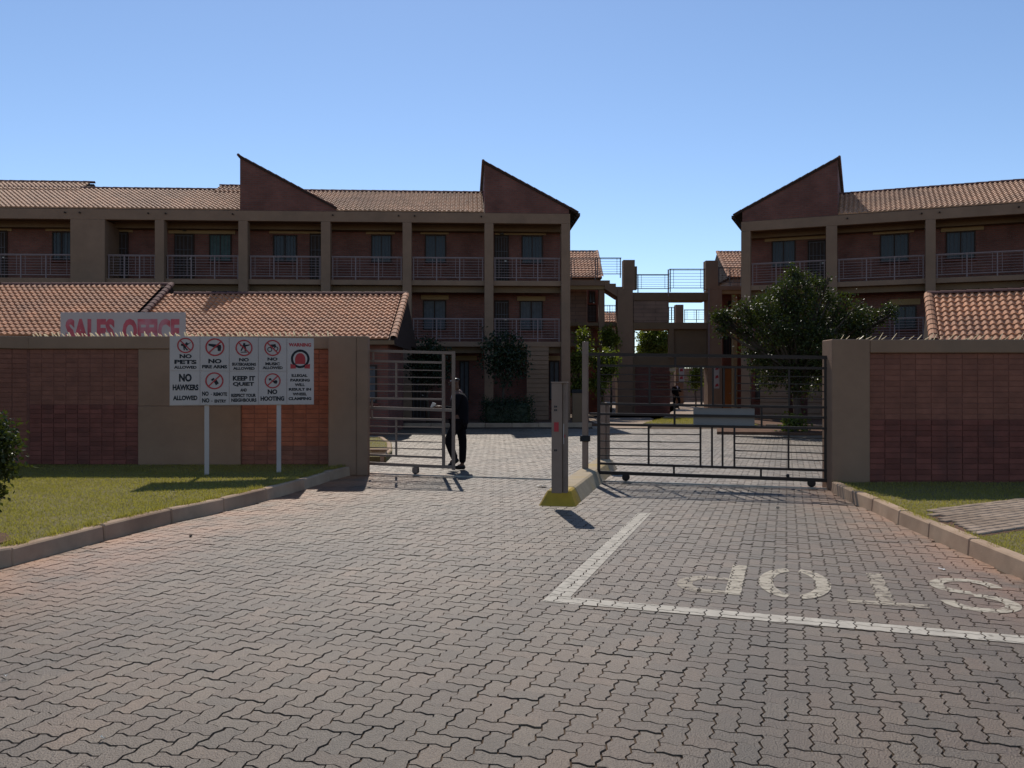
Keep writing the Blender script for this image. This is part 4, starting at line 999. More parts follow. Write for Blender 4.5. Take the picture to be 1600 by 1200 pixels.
rg = gate('closed dark brown steel sliding gate with a blank pale plate', M['gate_brown'],
    [(921, 553.5, 1293, 558.5, 5, 'rail'), (936, 571, 1293, 575.5, 3.6, 'rail'),
     (938, 585, 1015, 585.5, 1.5, 'bar'), (938, 596, 1095, 597, 1.5, 'bar'), (938, 607.5, 1095, 609, 1.5, 'bar'), (938, 619, 1095, 620.5, 1.5, 'bar'),
     (1015, 585.5, 1095, 587, 1.5, 'bar'),
     (1149, 587, 1293, 589, 1.5, 'bar'), (1149, 599, 1293, 600.5, 1.5, 'bar'), (1149, 610.5, 1293, 612, 1.5, 'bar'), (1149, 622, 1293, 623.5, 1.5, 'bar'),
     (936, 631, 1293, 636.5, 3.6, 'rail'), (921, 646.5, 1293, 652.5, 3.6, 'rail'), (936, 663, 1293, 669.5, 3.8, 'rail'),
     (938, 678, 1093, 679, 1.6, 'bar'), (938, 689, 1093, 691.5, 1.6, 'bar'), (938, 700.5, 1093, 703, 1.6, 'bar'), (938, 711.5, 1093, 714, 1.6, 'bar'),
     (1149, 682, 1293, 685, 1.6, 'bar'), (1149, 693, 1293, 697, 1.6, 'bar'), (1149, 704, 1293, 708.5, 1.6, 'bar'), (1149, 715.5, 1293, 720, 1.6, 'bar'),
     (936, 724, 1293, 735, 3.6, 'rail'), (921, 737.5, 1293, 750.5, 5.2, 'rail')],
    [(935.5, 553, 742, 4.5, 'stile'), (1290, 560, 751, 3.0, 'stile'),
     (1015, 572, 632, 2.8, 'post'), (1096, 573, 633, 2.8, 'post'), (1114, 573, 634, 2.4, 'post'), (1131, 574, 634, 2.4, 'post'), (1149, 574, 635, 2.8, 'post'), (1233, 575, 636, 2.8, 'post'),
     (1013.5, 665, 726, 2.8, 'post'), (1094.5, 667, 729, 2.8, 'post'), (1112.5, 667, 729.5, 2.4, 'post'), (1129, 667, 730, 2.4, 'post'), (1147.5, 667.5, 731, 2.8, 'post'), (1232, 669, 734, 2.8, 'post'),
     (1055, 555, 573, 2.6, 'post'), (1054, 633, 666, 2.6, 'post'), (1190, 635, 668, 2.6, 'post'), (1053, 727, 741, 2.6, 'post'), (1189, 732, 746, 2.6, 'post')],
    [(978, 740, 752), (1268, 750, 763)])
a, z1 = GT.sz(1083, 637.5); b_, _ = GT.sz(1179, 637.5); _, z0 = GT.sz(1083, 667)
MB().box(a, b_, .031, .037, z0, z1).build('plate', M['plate'], rg)
a, za = GT.sz(1231, 743); MB().tube([(a, -.05, za), (a, .04, za)], .026, 10).build('bolt', M['black'], rg)
lg = gate('open beige steel sliding gate standing partly behind the left wall pillar', M['gate_beige'],
    [(577, 548, 709, 551.5, 4.6, 'rail'), (577, 564, 692, 566.5, 3.6, 'rail'),
     (577, 577, 692, 579, 1.7, 'bar'), (577, 588.5, 692, 590, 1.7, 'bar'), (577, 600, 692, 601, 1.7, 'bar'), (577, 611, 692, 612, 1.7, 'bar'),
     (577, 622.5, 692, 624, 3.0, 'rail'), (577, 637, 708, 641, 4.8, 'rail'), (577, 653.5, 692, 656, 3.2, 'rail'),
     (577, 666, 692, 668, 1.7, 'bar'), (577, 677, 692, 679.5, 1.7, 'bar'), (577, 688.5, 692, 691, 1.7, 'bar'), (577, 699, 692, 702.5, 1.7, 'bar'),
     (577, 710.5, 692, 715, 3.4, 'rail'), (577, 724, 709, 730, 5.0, 'rail')],
    [(693, 551, 732, 4.4, 'stile'), (708.5, 549, 734, 5.4, 'stile'), (619, 567, 623, 2.6, 'post'), (619, 656, 713, 2.6, 'post'),
     (583, 550, 566, 2.4, 'post'), (581, 623, 638, 2.4, 'post'), (581, 641, 655, 2.4, 'post')],
    [(649.5, 730, 742)])
# track: an iron rail across the drive
trk = MB(); sa, sb_ = GT.s_(562), GT.s_(1294)
trk.box(sa, sb_, -.012, .012, -.02, .024)
t_ = tag(trk.build('gate_track', M['steel'], None, loc=(*GT.world(0), 0), rz=GT.a), 'thin worn steel track rail crossing the paving under the gates', 'gate track')

# gate post with lock box, on the island
d = 14.45; gx = (914.5-800)/F*d
gp_ = tag(empty('gate_post', (gx, d, .2), FA), 'slim beige steel post on the island where the closed gate meets it', 'gate post')
MB().box(-.045, .045, -.045, .045, 0, EYE+(600-534)*d/F-.2).build('post', M['post'], gp_, bevel=.006)
lb_ = MB().box(-.075, .075, -.075, .06, 0, .10).build('lock_box', M['black'], gp_, bevel=.008, loc=(0, 0, EYE-85*d/F-.25))
dlp = 33.0; lpx = (904-800)/F*dlp
lpl = tag(empty('low_pillar', (lpx, dlp, .1)), 'low brown plaster pillar with a black cap behind the gate post', 'pillar')
MB().box(-.24, .24, -.12, .12, -.1, EYE-14*dlp/F-.1).build('shaft', M['plaster_dark'], lpl, bevel=.01); MB().box(-.27, .27, -.15, .15, EYE-14*dlp/F-.098, EYE-12*dlp/F-.02).build('cap', M['black'], lpl, bevel=.01)
# reader columns
def column_reader(label, x, y, h, rot, stickers):
    c = tag(empty('access_column', (x, y, .2), rot), label, 'access column', 'beige access columns on the traffic island')
    MB().box(-.10, .035, -.06, .07, 0, h).build('housing', M['post'], c, bevel=.006)
    MB().box(.039, .095, -.02, .07, 0, h-.004).build('side_channel', M['gate_beige'], c, bevel=.004)
    MB().box(-.105, .10, -.065, .075, h+.001, h+.018).build('cap', M['post'], c, bevel=.004)
    if stickers:
        MB().box(-.065, -.005, -.064, -.0605, h-.62, h-.50).build('sticker', M['red'], c)
        for dz in (.30, .345, .86): MB().box(-.062, -.046, -.0625, -.0602, h-dz-.013, h-dz+.013).box(-.040, -.026, -.0625, -.0602, h-dz-.011, h-dz+.012).build('mark', M['ink'], c)
        MB().box(.046, .058, -.024, -.021, h-.78, h-.52).build('strip', M['sign_white'], c)
        MB().box(.060, .072, -.024, -.0205, h-.70, h-.66).build('sticker', M['red'], c)
    return c
x, y = gp(875, 770, .2); column_reader('tall beige access column with a red sticker, on the yellow island nose', x, y, 1.41, FA+R(3), True)
d = 16.25; column_reader('shorter beige access column at the far end of the island behind the closed gate', (944-800)/F*d, d, EYE-32*d/F-.2, FA, False)

# ================================================================== SIGNS
bt = math.atan2(.70, 2.11); NB = Front((-5.37, 13.65), bt)
nb = tag(empty('notice_board', (*NB.world(0), .155), bt), 'white multi-panel prohibition notice board on two posts in front of the left wall', 'notice board')
ZB = .155
def cz(x, y):                                         # from the enlarged detail of the board to board coordinates
    q, z = NB.sz(250+x*.1625, 510+y*.1625); return q, z-ZB
for px in (323, 436):
    q = NB.s_(px); MB().box(q-.035, q+.035, .03, .09, -.2, 2.0).build('post', M['sign_white'], nb, bevel=.004)
xs = [92, 385, 666, 945, 1219, 1480]; X = [cz(x, 400)[0] for x in xs]
ztop, zbot = (cz(92, 88)[1]+cz(1480, 120)[1])/2, (cz(92, 755)[1]+cz(1480, 757)[1])/2
zmid = cz(500, 430)[1]
MB().box(X[0]-.0, X[-1], .006, .028, zbot, ztop).build('backing', M['sign_white'], nb)
def panel(i, top):
    g2 = .006
    z0, z1 = (zmid+g2, ztop-.01) if top == 1 else (zbot+.01, zmid-g2)
    if top == 2: z0, z1 = zbot+.01, ztop-.01
    x0, x1 = X[i]+g2, X[i+1]-g2; p = empty('panel', ((x0+x1)/2, 0, (z0+z1)/2), 0, nb)
    bpy.data.objects.remove(p); w, h = x1-x0, z1-z0
    o = MB().box(-w/2, w/2, -.004, .005, -h/2, h/2).build('panel', M['sign_white'], nb, loc=((x0+x1)/2, 0, (z0+z1)/2)); return o
def words(p, items):
    for s_, x0, x1, y0, y1, *k in items:
        a, z1 = cz(x0, y0); b_, z0 = cz(x1, y1)
        lettering(s_, b_-a, z1-z0, M[k[0]] if k else M['ink'], p, ((a+b_)/2-p.location.x, -.0045, (z0+z1)/2-p.location.z), .05)
def flat(name, polys, m, p, y=-.0065, t=.002):
    b = MB()
    for poly in polys:
        pts = [cz(*q) for q in poly]; b.prism([(a-p.location.x, z-p.location.z) for a, z in pts], y, y+t)
    return b.build(name, m, p)
def no_ring(p, cx, cy, rx, ry, slash):
    b = MB(); n = 36; a0, z0 = cz(cx, cy); e, _ = cz(cx+rx, cy); _, f = cz(cx, cy-ry); RX, RZ = e-a0, f-z0
    for k in range(n):
        u, v = 2*math.pi*k/n, 2*math.pi*(k+1)/n; q = .84
        b.prism([(a0+RX*math.cos(t)*s_-p.location.x, z0+RZ*math.sin(t)*s_-p.location.z) for t, s_ in ((u, 1), (v, 1), (v, q), (u, q))], -.0085, -.0065)
    c, s_ = math.cos(R(45)), math.sin(R(45))*slash; w = .075
    pts = [(-c*.86-s_*w, s_*.86-c*w), (-c*.86+s_*w, s_*.86+c*w), (c*.86+s_*w, -s_*.86+c*w), (c*.86-s_*w, -s_*.86-c*w)]
    b.prism([(a0+RX*x-p.location.x, z0+RZ*z-p.location.z) for x, z in pts], -.0088, -.0068)
    return b.build('prohibition_ring', M['red'], p)
p = panel(0, 1); words(p, [('NO', 188, 305, 266, 308), ('PETS', 138, 352, 320, 363), ('ALLOWED', 135, 352, 378, 408)])
flat('dog_pictogram', [[(205, 165), (235, 172), (258, 150), (268, 165), (300, 150), (262, 182), (250, 205), (272, 228), (258, 232), (235, 205), (240, 230), (228, 228), (222, 190), (200, 185)]], M['ink'], p); no_ring(p, 245, 183, 80, 74, 1)
p = panel(1, 1); words(p, [('NO', 465, 592, 312, 356), ('FIRE ARMS', 405, 645, 370, 405)])
flat('pistol_pictogram', [[(465, 165), (585, 178), (590, 200), (582, 238), (556, 236), (552, 204), (530, 206), (466, 184)]], M['ink'], p); no_ring(p, 528, 200, 92, 86, -1)
p = panel(2, 1); words(p, [('NO', 760, 855, 303, 338), ('SKATEBOARDING', 692, 922, 348, 380), ('ALLOWED', 702, 910, 390, 418)])
flat('skater_pictogram', [[(800, 160), (818, 160), (822, 178), (862, 172), (864, 182), (824, 194), (832, 220), (826, 242), (812, 240), (814, 222), (800, 206), (786, 236), (774, 234), (790, 196), (768, 186), (772, 176), (798, 182)], [(776, 244), (836, 244), (836, 252), (776, 252)]], M['ink'], p); no_ring(p, 808, 207, 82, 79, 1)
p = panel(3, 1); words(p, [('NO', 1033, 1130, 298, 330), ('MUSIC', 1013, 1152, 345, 375), ('ALLOWED', 985, 1180, 383, 412)])
def oring(cx, cy, r0, r1, n=14): return [[(cx+r_*math.cos(a), cy+r_*math.sin(a)) for a, r_ in ((2*math.pi*k/n, r0), (2*math.pi*(k+1)/n, r0), (2*math.pi*(k+1)/n, r1), (2*math.pi*k/n, r1))] for k in range(n)]
flat('music_pictogram', oring(1055, 222, 24, 16)+oring(1115, 215, 22, 14)+[[(1062, 175), (1110, 170), (1118, 196), (1060, 200)]], M['ink'], p); no_ring(p, 1083, 207, 80, 78, 1)
p = panel(4, 2); words(p, [('WARNING', 1237, 1453, 158, 196, 'red'), ('ILLEGAL', 1265, 1418, 458, 486), ('PARKING', 1253, 1440, 503, 531), ('WILL', 1295, 1392, 547, 575), ('RESULT IN', 1238, 1452, 592, 618), ('WHEEL', 1275, 1412, 637, 664), ('CLAMPING', 1235, 1455, 680, 708)])
flat('clamp_emblem', oring(1348, 312, 90, 68, 28)+[[(1340, 222), (1356, 222), (1356, 240), (1340, 240)]], M['ink'], p)
flat('clamp_emblem', [[(1254, 360), (1300, 372), (1308, 404), (1254, 406)], [(1442, 360), (1396, 372), (1388, 404), (1442, 406)], [(1348+50*math.cos(R(a)), 318-62*math.sin(R(a))) for a in range(0, 181, 15)]+[(1300, 362), (1396, 362)]], M['red'], p, y=-.0075)
p = panel(0, 0); words(p, [('NO', 183, 305, 455, 532), ('HAWKERS', 122, 370, 558, 615), ('ALLOWED', 125, 360, 665, 710)])
p = panel(1, 0); words(p, [('NO', 405, 468, 625, 668), ('-', 488, 500, 650, 655), ('REMOTE', 514, 645, 634, 668), ('NO', 405, 475, 690, 733), ('-', 490, 506, 715, 721), ('ENTRY', 524, 638, 703, 733)])
flat('remote_pictogram', [[(490, 510), (516, 494), (526, 508), (500, 528)], [(512, 525), (540, 505), (566, 548), (538, 566)]], M['ink'], p); no_ring(p, 523, 523, 88, 82, -1)
p = panel(2, 0); words(p, [('KEEP IT', 700, 915, 476, 522), ('QUIET', 700, 905, 535, 578), ('AND', 772, 835, 597, 627), ('RESPECT YOUR', 685, 922, 647, 680), ('NEIGHBOURS', 685, 928, 692, 725)])
p = panel(3, 0); words(p, [('NO', 1035, 1128, 605, 652), ('HOOTING', 967, 1195, 672, 715)])
flat('horn_pictogram', [[(1044, 502), (1068, 496), (1072, 516), (1050, 520)], [(1092, 524), (1118, 514), (1130, 532), (1120, 552), (1100, 548), (1070, 520), (1074, 514)]], M['ink'], p); no_ring(p, 1083, 523, 77, 73, -1)

SD = 22.0; sx = (192.5-800)/F*SD
so = tag(empty('sales_sign', (sx, SD, 0)), 'pale board reading SALES OFFICE in faded red letters above the left wall', 'sign')
zt = EYE+(600-488)*SD/F; hw = 97.5*SD/F
MB().box(-hw, hw, -.02, .02, zt-1.05, zt).build('board', M['sign_white'], so, bevel=.004)
for x in (-hw+.3, hw-.3): MB().box(x-.05, x+.05, .022, .10, 0, zt-.1).build('post', M['gate_beige'], so)
lh = 38*SD/F; zl = EYE+(600-498)*SD/F-lh/2
for s_, a, b_ in (('SALES', 103, 180), ('OFFICE', 192, 281)):
    o = lettering(s_, (b_-a)*SD/F, lh, M['red_faded'], so, (((a+b_)/2-192.5)*SD/F, -.021, zl), .05)
# ================================================================== PLANTS
def leaf_cloud(name, clumps, n, size, m, parent, spread=.33, droop=.2):
    """clumps: (x, y, z, r). Folded leaves: two triangles each, gathered in sprays"""
    C = np.array(clumps, np.float32); w = C[:, 3]**2; w = w/w.sum()
    ns = max(1, n//7); ci = rng.choice(len(C), ns, p=w)
    d = rng.normal(0, 1, (ns, 3)); d /= np.linalg.norm(d, axis=1, keepdims=True); rr = rng.uniform(.25, 1.0, (ns, 1))**.6
    sp = C[ci, :3]+d*rr*C[ci, 3:4]*np.array([1, 1, .85])
    k = rng.integers(0, ns, n); out = d[k]
    c = sp[k]+rng.normal(0, size*1.1, (n, 3))
    ax = out*.6+rng.normal(0, .6, (n, 3)); ax[:, 2] -= droop; ax /= np.linalg.norm(ax, axis=1, keepdims=True)
    sd = np.cross(ax, rng.normal(0, 1, (n, 3))); sd /= np.linalg.norm(sd, axis=1, keepdims=True); nr = np.cross(ax, sd)
    L = size*rng.uniform(.6, 1.3, (n, 1)); Wd = L*spread
    V = np.stack([c, c+ax*L*.45+sd*Wd+nr*L*.08, c+ax*L, c+ax*L*.45-sd*Wd+nr*L*.08], 1)
    b = np.arange(n)[:, None]*4; Fc = np.concatenate([b+np.array([[0, 1, 2]]), b+np.array([[0, 2, 3]])], 0)
    return put(name, raw_mesh(name, V.reshape(-1, 3), Fc, m), parent)
def tree(name, label, cat, base, trunk_h, r0, clumps, n, size, m, stems=1, group=None, limb=True):
    """clumps relative to the base"""
    t = tag(empty(name, base), label, cat, group); b = MB()
    top = Vector((0, 0, trunk_h)); b.tube([(0, 0, -.1), (.03, .02, trunk_h*.35), (-.03, .03, trunk_h*.7), top], [r0*1.25, r0, r0*.85, r0*.7], 9); b.build('trunk', M['bark'], t, smooth=True)
    if limb:
        b = MB()
        for (x, y, z, r_) in clumps:
            e = Vector((x, y, z)); mid = top.lerp(e, .5)+Vector((random.uniform(-.15, .15), random.uniform(-.15, .15), random.uniform(0, .25)))*r_
            b.tube([top*.9, mid, e], [r0*.5, r0*.3, r0*.10], 6)
            for q in range(3):
                f = e+Vector((random.gauss(0, 1), random.gauss(0, 1), random.gauss(.3, .7))).normalized()*r_*.8; b.tube([mid.lerp(e, .5), e.lerp(f, .5), f], [r0*.16, r0*.1, r0*.04], 5)
        b.build('branches', M['bark'], t, smooth=True)
    leaf_cloud('crown', clumps, n, size, m, t); return t
# big tree on the right
TD = 29.0
def rel(px, py, d, bx): return ((px-800)/F*d-bx, EYE+(600-py)*d/F)
bx = (1245-800)/F*TD; cl = []
for px, py, r_, dy in ((1250, 455, .75, 0), (1215, 470, .70, .3), (1180, 480, .55, -.3), (1290, 470, .60, .3), (1240, 500, 1.0, 0), (1200, 510, .70, -.4), (1165, 490, .40, 0), (1145, 500, .33, .2),
                       (1130, 492, .18, .1), (1290, 510, .8, .4), (1325, 490, .55, -.2), (1350, 492, .50, .1), (1375, 490, .30, 0), (1340, 515, .5, 0), (1270, 540, .85, -.4), (1225, 545, .75, .4), (1195, 550, .35, 0),
                       (1262, 432, .33, 0), (1247, 424, .2, .1), (1286, 437, .22, 0), (1130, 515, .18, 0), (1310, 545, .5, .3), (1250, 575, .45, 0), (1390, 478, .12, 0), (1220, 445, .3, -.2), (1402, 482, .1, 0), (1180, 535, .4, .3), (1225, 575, .5, 0), (1285, 572, .5, -.2), (1165, 515, .3, 0), (1320, 465, .3, 0), (1205, 590, .35, .2), (1250, 600, .4, 0), (1182, 565, .3, 0), (1285, 595, .35, .2), (1330, 530, .4, 0)):
    x, z = rel(px, py, TD, bx); cl.append((x, dy*1.6, z-.1, r_))
for _ in range(46):
    c0 = random.choice(cl[:25]); v = Vector((random.gauss(0, 1), random.gauss(0, 1), random.gauss(.25, .8))).normalized()
    cl.append((c0[0]+v.x*c0[3]*1.05, c0[1]+v.y*c0[3]*1.05, c0[2]+v.z*c0[3]*1.0, random.uniform(.09, .2)))
tree('broadleaf_tree', 'large dark glossy broadleaf tree in front of the right apartment block', 'tree', (bx, TD, .0), 1.9, .13, cl, 30000, .09, M['leaf'])
bed('planting_bed', [(6.5, 27.6), (12.5, 26.4), (13.2, 29.5), (7.2, 30.6)], .09, M['soil'])
# small dark trees in the shade of the left block
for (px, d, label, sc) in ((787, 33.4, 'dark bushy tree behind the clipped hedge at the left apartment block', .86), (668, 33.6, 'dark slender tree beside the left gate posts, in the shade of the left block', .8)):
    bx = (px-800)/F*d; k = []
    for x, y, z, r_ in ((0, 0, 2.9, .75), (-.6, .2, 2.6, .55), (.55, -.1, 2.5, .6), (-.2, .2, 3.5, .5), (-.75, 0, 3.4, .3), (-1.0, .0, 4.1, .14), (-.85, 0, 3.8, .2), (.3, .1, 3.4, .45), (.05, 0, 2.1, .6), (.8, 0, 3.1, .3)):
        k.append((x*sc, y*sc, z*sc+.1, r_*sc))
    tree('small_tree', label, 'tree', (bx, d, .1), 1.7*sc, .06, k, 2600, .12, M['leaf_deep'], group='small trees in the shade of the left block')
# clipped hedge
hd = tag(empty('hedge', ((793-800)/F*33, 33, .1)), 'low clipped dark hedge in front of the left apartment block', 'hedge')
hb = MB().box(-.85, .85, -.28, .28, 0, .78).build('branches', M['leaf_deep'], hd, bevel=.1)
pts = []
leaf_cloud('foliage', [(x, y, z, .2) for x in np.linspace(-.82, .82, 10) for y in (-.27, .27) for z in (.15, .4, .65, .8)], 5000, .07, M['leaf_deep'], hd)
# sunlit shrubs around the walkway foot
def shrub(label, px0, px1, py0, py1, d, n, m, size=.14):
    bx = ((px0+px1)/2-800)/F*d; zt = EYE+(600-py0)*d/F; zb = max(.3, EYE+(600-py1)*d/F); hw = (px1-px0)/2/F*d; k = []
    for i in range(9): k.append((random.uniform(-.6, .6)*hw, random.uniform(-.5, .5)*hw, random.uniform(zb+.2*hw, zt-.35*hw), hw*random.uniform(.35, .6)))
    return tree('shrub', label, 'shrub', (bx, d, .0), max(.3, zb), .05, k, n, size, m, group='shrubs round the foot of the stair walkway')
shrub('sunlit yellow-green shrub just left of the gate post', 893, 912, 545, 612, 38, 1800, M['leaf_lit'])
shrub('taller sunlit shrub top showing above the gate post', 906, 920, 518, 560, 40, 700, M['leaf_lit'])
shrub('sunlit green shrub behind the left end of the closed gate', 920, 962, 552, 622, 39, 2600, M['leaf_lit'])
shrub('bright shrub against the first walkway pier', 943, 966, 508, 545, 43.2, 1300, M['leaf_lit'])
shrub('round shrub at the end of the passage below the walkway', 1076, 1098, 578, 606, 60, 1200, M['leaf_lit'], .16)
shrub('tall leafy tree seen through the opening under the bridge', 984, 1056, 500, 600, 56, 16000, M['leaf_lit'], .16)
shrub('sunlit low plant at the foot of the large tree', 1222, 1262, 660, 668, 27.6, 500, M['leaf_lit'], .12)
# far trees that close the view along the passage
for i, (x, y, h) in enumerate(((6, 95, 5.5), (18, 98, 6.0), (27, 96, 5.0), (-3, 99, 5.2))):
    k = [(random.uniform(-2.2, 2.2), random.uniform(-1.5, 1.5), random.uniform(1.2, h-1), random.uniform(.9, 1.5)) for _ in range(10)]
    tree('far_tree', ['distant tree seen low between the two walkway piers', 'distant tree beyond the right end of the bridge', 'distant tree hidden mostly behind the right apartment block', 'distant tree hidden mostly behind the left apartment block'][i], 'tree', (x, y, 0), h*.4, .15, k, 1500, .35, M['leaf_lit'], group='distant trees beyond the walkways')
# shrub at the left edge
bx, by = -4.92, 8.05
k = [(-.05, 0, .88, .34), (.12, -.05, .92, .20), (.14, .0, .74, .20), (-.3, .1, .8, .34), (.1, .1, 1.02, .12), (-.05, 0, .60, .26), (-.04, 0, .42, .20), (-.02, 0, .26, .13), (-.4, 0, 1.0, .25), (.22, 0, .83, .08)]
tree('shrub', 'leafy green bush at the left edge of the lawn by the kerb', 'shrub', (bx, by, .155), .45, .035, k, 8000, .05, M['leaf'])
bed('planting_bed', [(-5.6, 7.35), (-4.62, 7.55), (-4.6, 8.0), (-4.85, 8.35), (-5.6, 8.6)], .17, M['soil'])

# ================================================================== PEOPLE
def skin_mesh(name, verts, edges, radii, m, parent, level=2, root=0):
    me = bpy.data.meshes.new(name); me.from_pydata(verts, edges, [])
    o = bpy.data.objects.new(name, me); COL.objects.link(o)
    sk = o.modifiers.new('skin', 'SKIN'); sub = o.modifiers.new('sub', 'SUBSURF'); sub.levels = sub.render_levels = level
    if not me.skin_vertices: me.skin_vertices.new(name='skin') if hasattr(me.skin_vertices, 'new') else None
    for i, r_ in enumerate(radii):
        me.skin_vertices[0].data[i].radius = r_ if hasattr(r_, '__len__') else (r_, r_)
    me.skin_vertices[0].data[root].use_root = True
    dg = bpy.context.evaluated_depsgraph_get(); m2 = bpy.data.meshes.new_from_object(o.evaluated_get(dg)); bpy.data.objects.remove(o)
    m2.name = name; m2.materials.clear(); m2.materials.append(m); m2.polygons.foreach_set('use_smooth', [True]*len(m2.polygons))
    return put(name, m2, parent)
class Rig:
    def __init__(s): s.v = []; s.e = []; s.r = []
    def chain(s, pts, rads, start=None):
        last = start
        for p, r_ in zip(pts, rads):
            s.v.append(p); s.r.append(r_); i = len(s.v)-1
            if last is not None: s.e.append((last, i))
            last = i
        return last
def person(label, loc, rz, sc=1.0, hands=True):
    """walking to -x, left forearm held out in front; built 1.74 m tall facing -x"""
    p = tag(empty('person', loc, rz), label, 'person')
    b = Rig()
    pel = b.chain([(0, 0, .94)], [(.13, .10)]); ch = b.chain([(-.01, 0, 1.10), (.0, 0, 1.30), (-.015, 0, 1.42)], [(.125, .10), (.15, .115), (.10, .08)], pel)
    neck = b.chain([(-.03, 0, 1.49), (-.06, 0, 1.56)], [.052, .058], ch); hd_ = b.chain([(-.075, 0, 1.62), (-.07, 0, 1.69)], [(.092, .075), (.075, .066)], neck)
    kneeF, ankF = (-.20, -.09, .56), (-.05, -.09, .22); kneeB, ankB = (.07, .09, .50), (.06, .09, .085)
    lF = b.chain([(-.03, -.09, .88), kneeF, ankF], [.085, .058, .042], pel); b.chain([(-.16, -.09, .14)], [.035], lF)
    lB = b.chain([(.02, .09, .88), kneeB, ankB], [.085, .058, .042], pel); b.chain([(-.06, .09, .045)], [.035], lB)
    el, wr = (-.06, -.23, 1.13), (-.32, -.19, 1.17)
    a = b.chain([(-.01, -.17, 1.40), el, wr], [.06, .042, .03], ch); pl = b.chain([(-.38, -.185, 1.185)], [(.035, .02)], a)
    for f, (dy, L) in enumerate(((-.03, .055), (-.01, .062), (.01, .058), (.03, .045))):
        b.chain([(-.41, -.185+dy*.8, 1.19), (-.41-L*.6, -.185+dy, 1.185), (-.41-L, -.185+dy, 1.165)], [.0095, .009, .008], pl)
    b.chain([(-.36, -.15, 1.20), (-.40, -.13, 1.205)], [.011, .009], a)
    a2 = b.chain([(.0, .17, 1.40), (.06, .23, 1.13), (-.05, .22, .92)], [.06, .042, .03], ch); p2 = b.chain([(-.07, .21, .85)], [(.02, .036)], a2)
    for dy, L in ((-.03, .05), (-.01, .06), (.01, .058), (.03, .045)): b.chain([(-.075+dy, .205, .82), (-.08+dy, .20, .82-L*.6), (-.085+dy, .195, .82-L)], [.0095, .009, .008], p2)
    b.chain([(-.095, .195, .86), (-.115, .185, .82)], [.011, .009], a2)
    body = skin_mesh('body', b.v, b.e, b.r, M['skin'], p)
    # face
    f = MB(); f.tube([(-.155, 0, 1.655), (-.19, 0, 1.625), (-.16, 0, 1.615)], [.008, .017, .012], 8); f.build('nose', M['skin'], body, smooth=True)
    for s_ in (-1, 1):
        e = MB(); e.tube([(-.05, s_*.072, 1.66), (-.045, s_*.086, 1.64), (-.055, s_*.074, 1.61)], [.012, .018, .010], 8); e.build('ear', M['skin'], body, smooth=True)
        e = MB(); e.tube([(-.143, s_*.034, 1.655), (-.158, s_*.034, 1.655)], [.014, .008], 10); e.build('eye', M['shirt'], body, smooth=True)
    MB().tube([(-.158, -.028, 1.585), (-.168, 0, 1.583), (-.158, .028, 1.585)], [.006, .011, .006], 8).build('mouth', M['shoe'], body, smooth=True)
    h = Rig(); i = h.chain([(-.05, 0, 1.66), (-.045, 0, 1.715)], [(.098, .083), (.070, .062)]); skin_mesh('hair', h.v, h.e, h.r, M['shoe'], p)
    j = Rig(); q = j.chain([(.01, 0, .80)], [(.19, .16)]); c = j.chain([(.01, 0, .92), (.01, 0, 1.08), (.01, 0, 1.30), (-.01, 0, 1.43)], [(.185, .165), (.18, .16), (.195, .165), (.12, .10)], q)
    j.chain([(-.01, -.175, 1.40), el, (-.26, -.20, 1.165)], [.078, .062, .048], c); j.chain([(.0, .175, 1.40), (.06, .235, 1.13), (-.04, .222, .95)], [.078, .062, .05], c)
    skin_mesh('jacket', j.v, j.e, j.r, M['suit'], p)
    sh = Rig(); sh.chain([(-.115, 0, 1.22), (-.10, 0, 1.38), (-.055, 0, 1.475)], [(.05, .05), (.06, .045), (.062, .06)]); skin_mesh('shirt', sh.v, sh.e, sh.r, M['shirt'], p)
    t = Rig(); q = t.chain([(0, 0, .93)], [(.14, .12)])
    t.chain([(-.03, -.09, .87), kneeF, (-.055, -.09, .185)], [.105, .08, .068], q); t.chain([(.02, .09, .87), kneeB, (.06, .09, .11)], [.105, .08, .068], q)
    skin_mesh('trousers', t.v, t.e, t.r, M['suit'], p)
    for (x, y, z, tilt) in ((-.05, -.09, .22, .62), (.06, .09, .085, 0.0)):
        s_ = Rig(); d = Vector((-math.cos(tilt), 0, -math.sin(tilt)))
        o = Vector((x, y, z-.035)); s_.chain([tuple(o-d*.06), tuple(o+d*.04), tuple(o+d*.14), tuple(o+d*.19)], [(.042, .045), (.048, .05), (.042, .036), (.03, .024)]); skin_mesh('shoe', s_.v, s_.e, s_.r, M['shoe'], p)
    return p
d = 16.15
person('person in dark navy suit walking past the open gate, arm held out', ((717-800)/F*d, d, 0), 0)
kp = MB(); kp.box(-.035, .035, -.006, .006, -.05, .05); tag(kp.build('paper_slip', M['paper'], None, loc=((717-800)/F*d-.46, d-.19, 1.21)), 'small pale slip held in the hand of the person at the gate', 'paper')
bpy.data.objects['paper_slip'].rotation_euler = (.4, .3, .5)
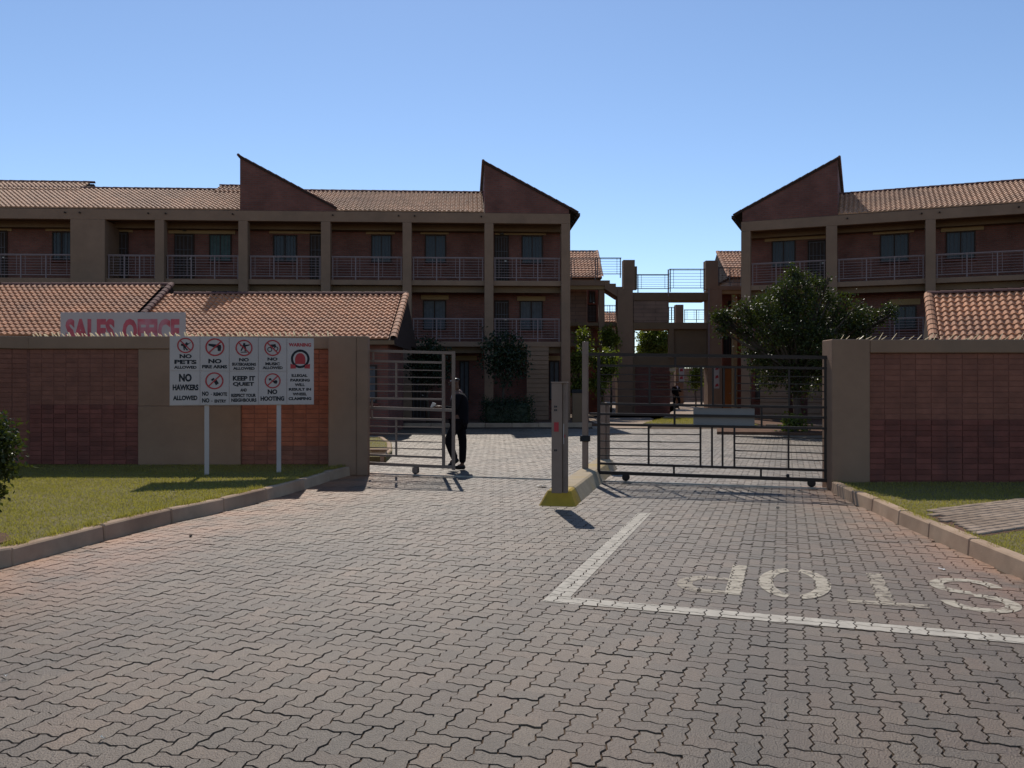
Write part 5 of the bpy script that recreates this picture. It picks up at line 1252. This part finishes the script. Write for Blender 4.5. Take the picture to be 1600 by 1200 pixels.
d = 52; fp = person('distant person in dark clothes standing in the passage under the walkway', ((1056.5-800)/F*d, d, .02), R(120))

# ================================================================== SMALL THINGS
x, y = gp(588, 722, 0); ub = tag(empty('utility_box', (x-.05, y+.6, .1)), 'small cream concrete box on the lawn corner inside the left gate', 'utility box')
MB().box(-.17, .17, -.10, .12, -.12, .09).build('body', M['box'], ub, bevel=.02); MB().box(-.20, .20, -.13, .15, .091, .125).build('lid', M['kerb'], ub, bevel=.012)
def litter(label, px, py, s_, m='paper', cat='litter'):
    x, y = gp(px, py); n = 5; b = MB(); vs = [(0, 0, .012)]
    for k in range(9):
        a = 2*math.pi*k/9; r_ = s_*random.uniform(.5, 1.1); vs.append((r_*math.cos(a), r_*.7*math.sin(a), random.uniform(.004, .03)))
    b.add(vs, [(0, 1+k, 1+(k+1) % 9) for k in range(9)]); vs2 = [(a, c, e-.003) for a, c, e in vs]
    o = b.build('paper_litter' if cat == 'litter' else 'stone', M[m], None, loc=(x, y, 0), rz=random.random()*3); o.location.z = .002; return tag(o, label, cat)
litter('flattened white paper on the paving left of the yellow island nose', 848, 761, .11)
litter('small white scrap on the paving in front of the closed gate', 1214, 795, .05)
litter('tiny pale scrap on the paving beside the right kerb', 1473, 891, .045)
def stone(label, px, py, s_):
    x, y = gp(px, py); bm = bmesh.new(); bmesh.ops.create_icosphere(bm, subdivisions=1, radius=s_)
    for v in bm.verts: v.co *= random.uniform(.75, 1.15); v.co.z *= .7
    me = bpy.data.meshes.new('stone'); bm.to_mesh(me); bm.free(); me.materials.append(M['bark']); tag(put('stone', me, None, (x, y, s_*.5)), label, 'stone')
stone('dark pebble on the red soil near the right kerb', 1495, 858, .03)
stone('dark pebble on the paving near the left kerb', 298, 839, .022)
for lbl, px, py in (('tiny white speck on the paving near the bottom left edge', 9, 1060), ('tiny white speck on the paving low left of centre', 160, 1158), ('white speck on the paving in the lower middle', 545, 1038)):
    litter(lbl, px, py, .012)
print('objects', len(bpy.data.objects), 'cells', len(cells))
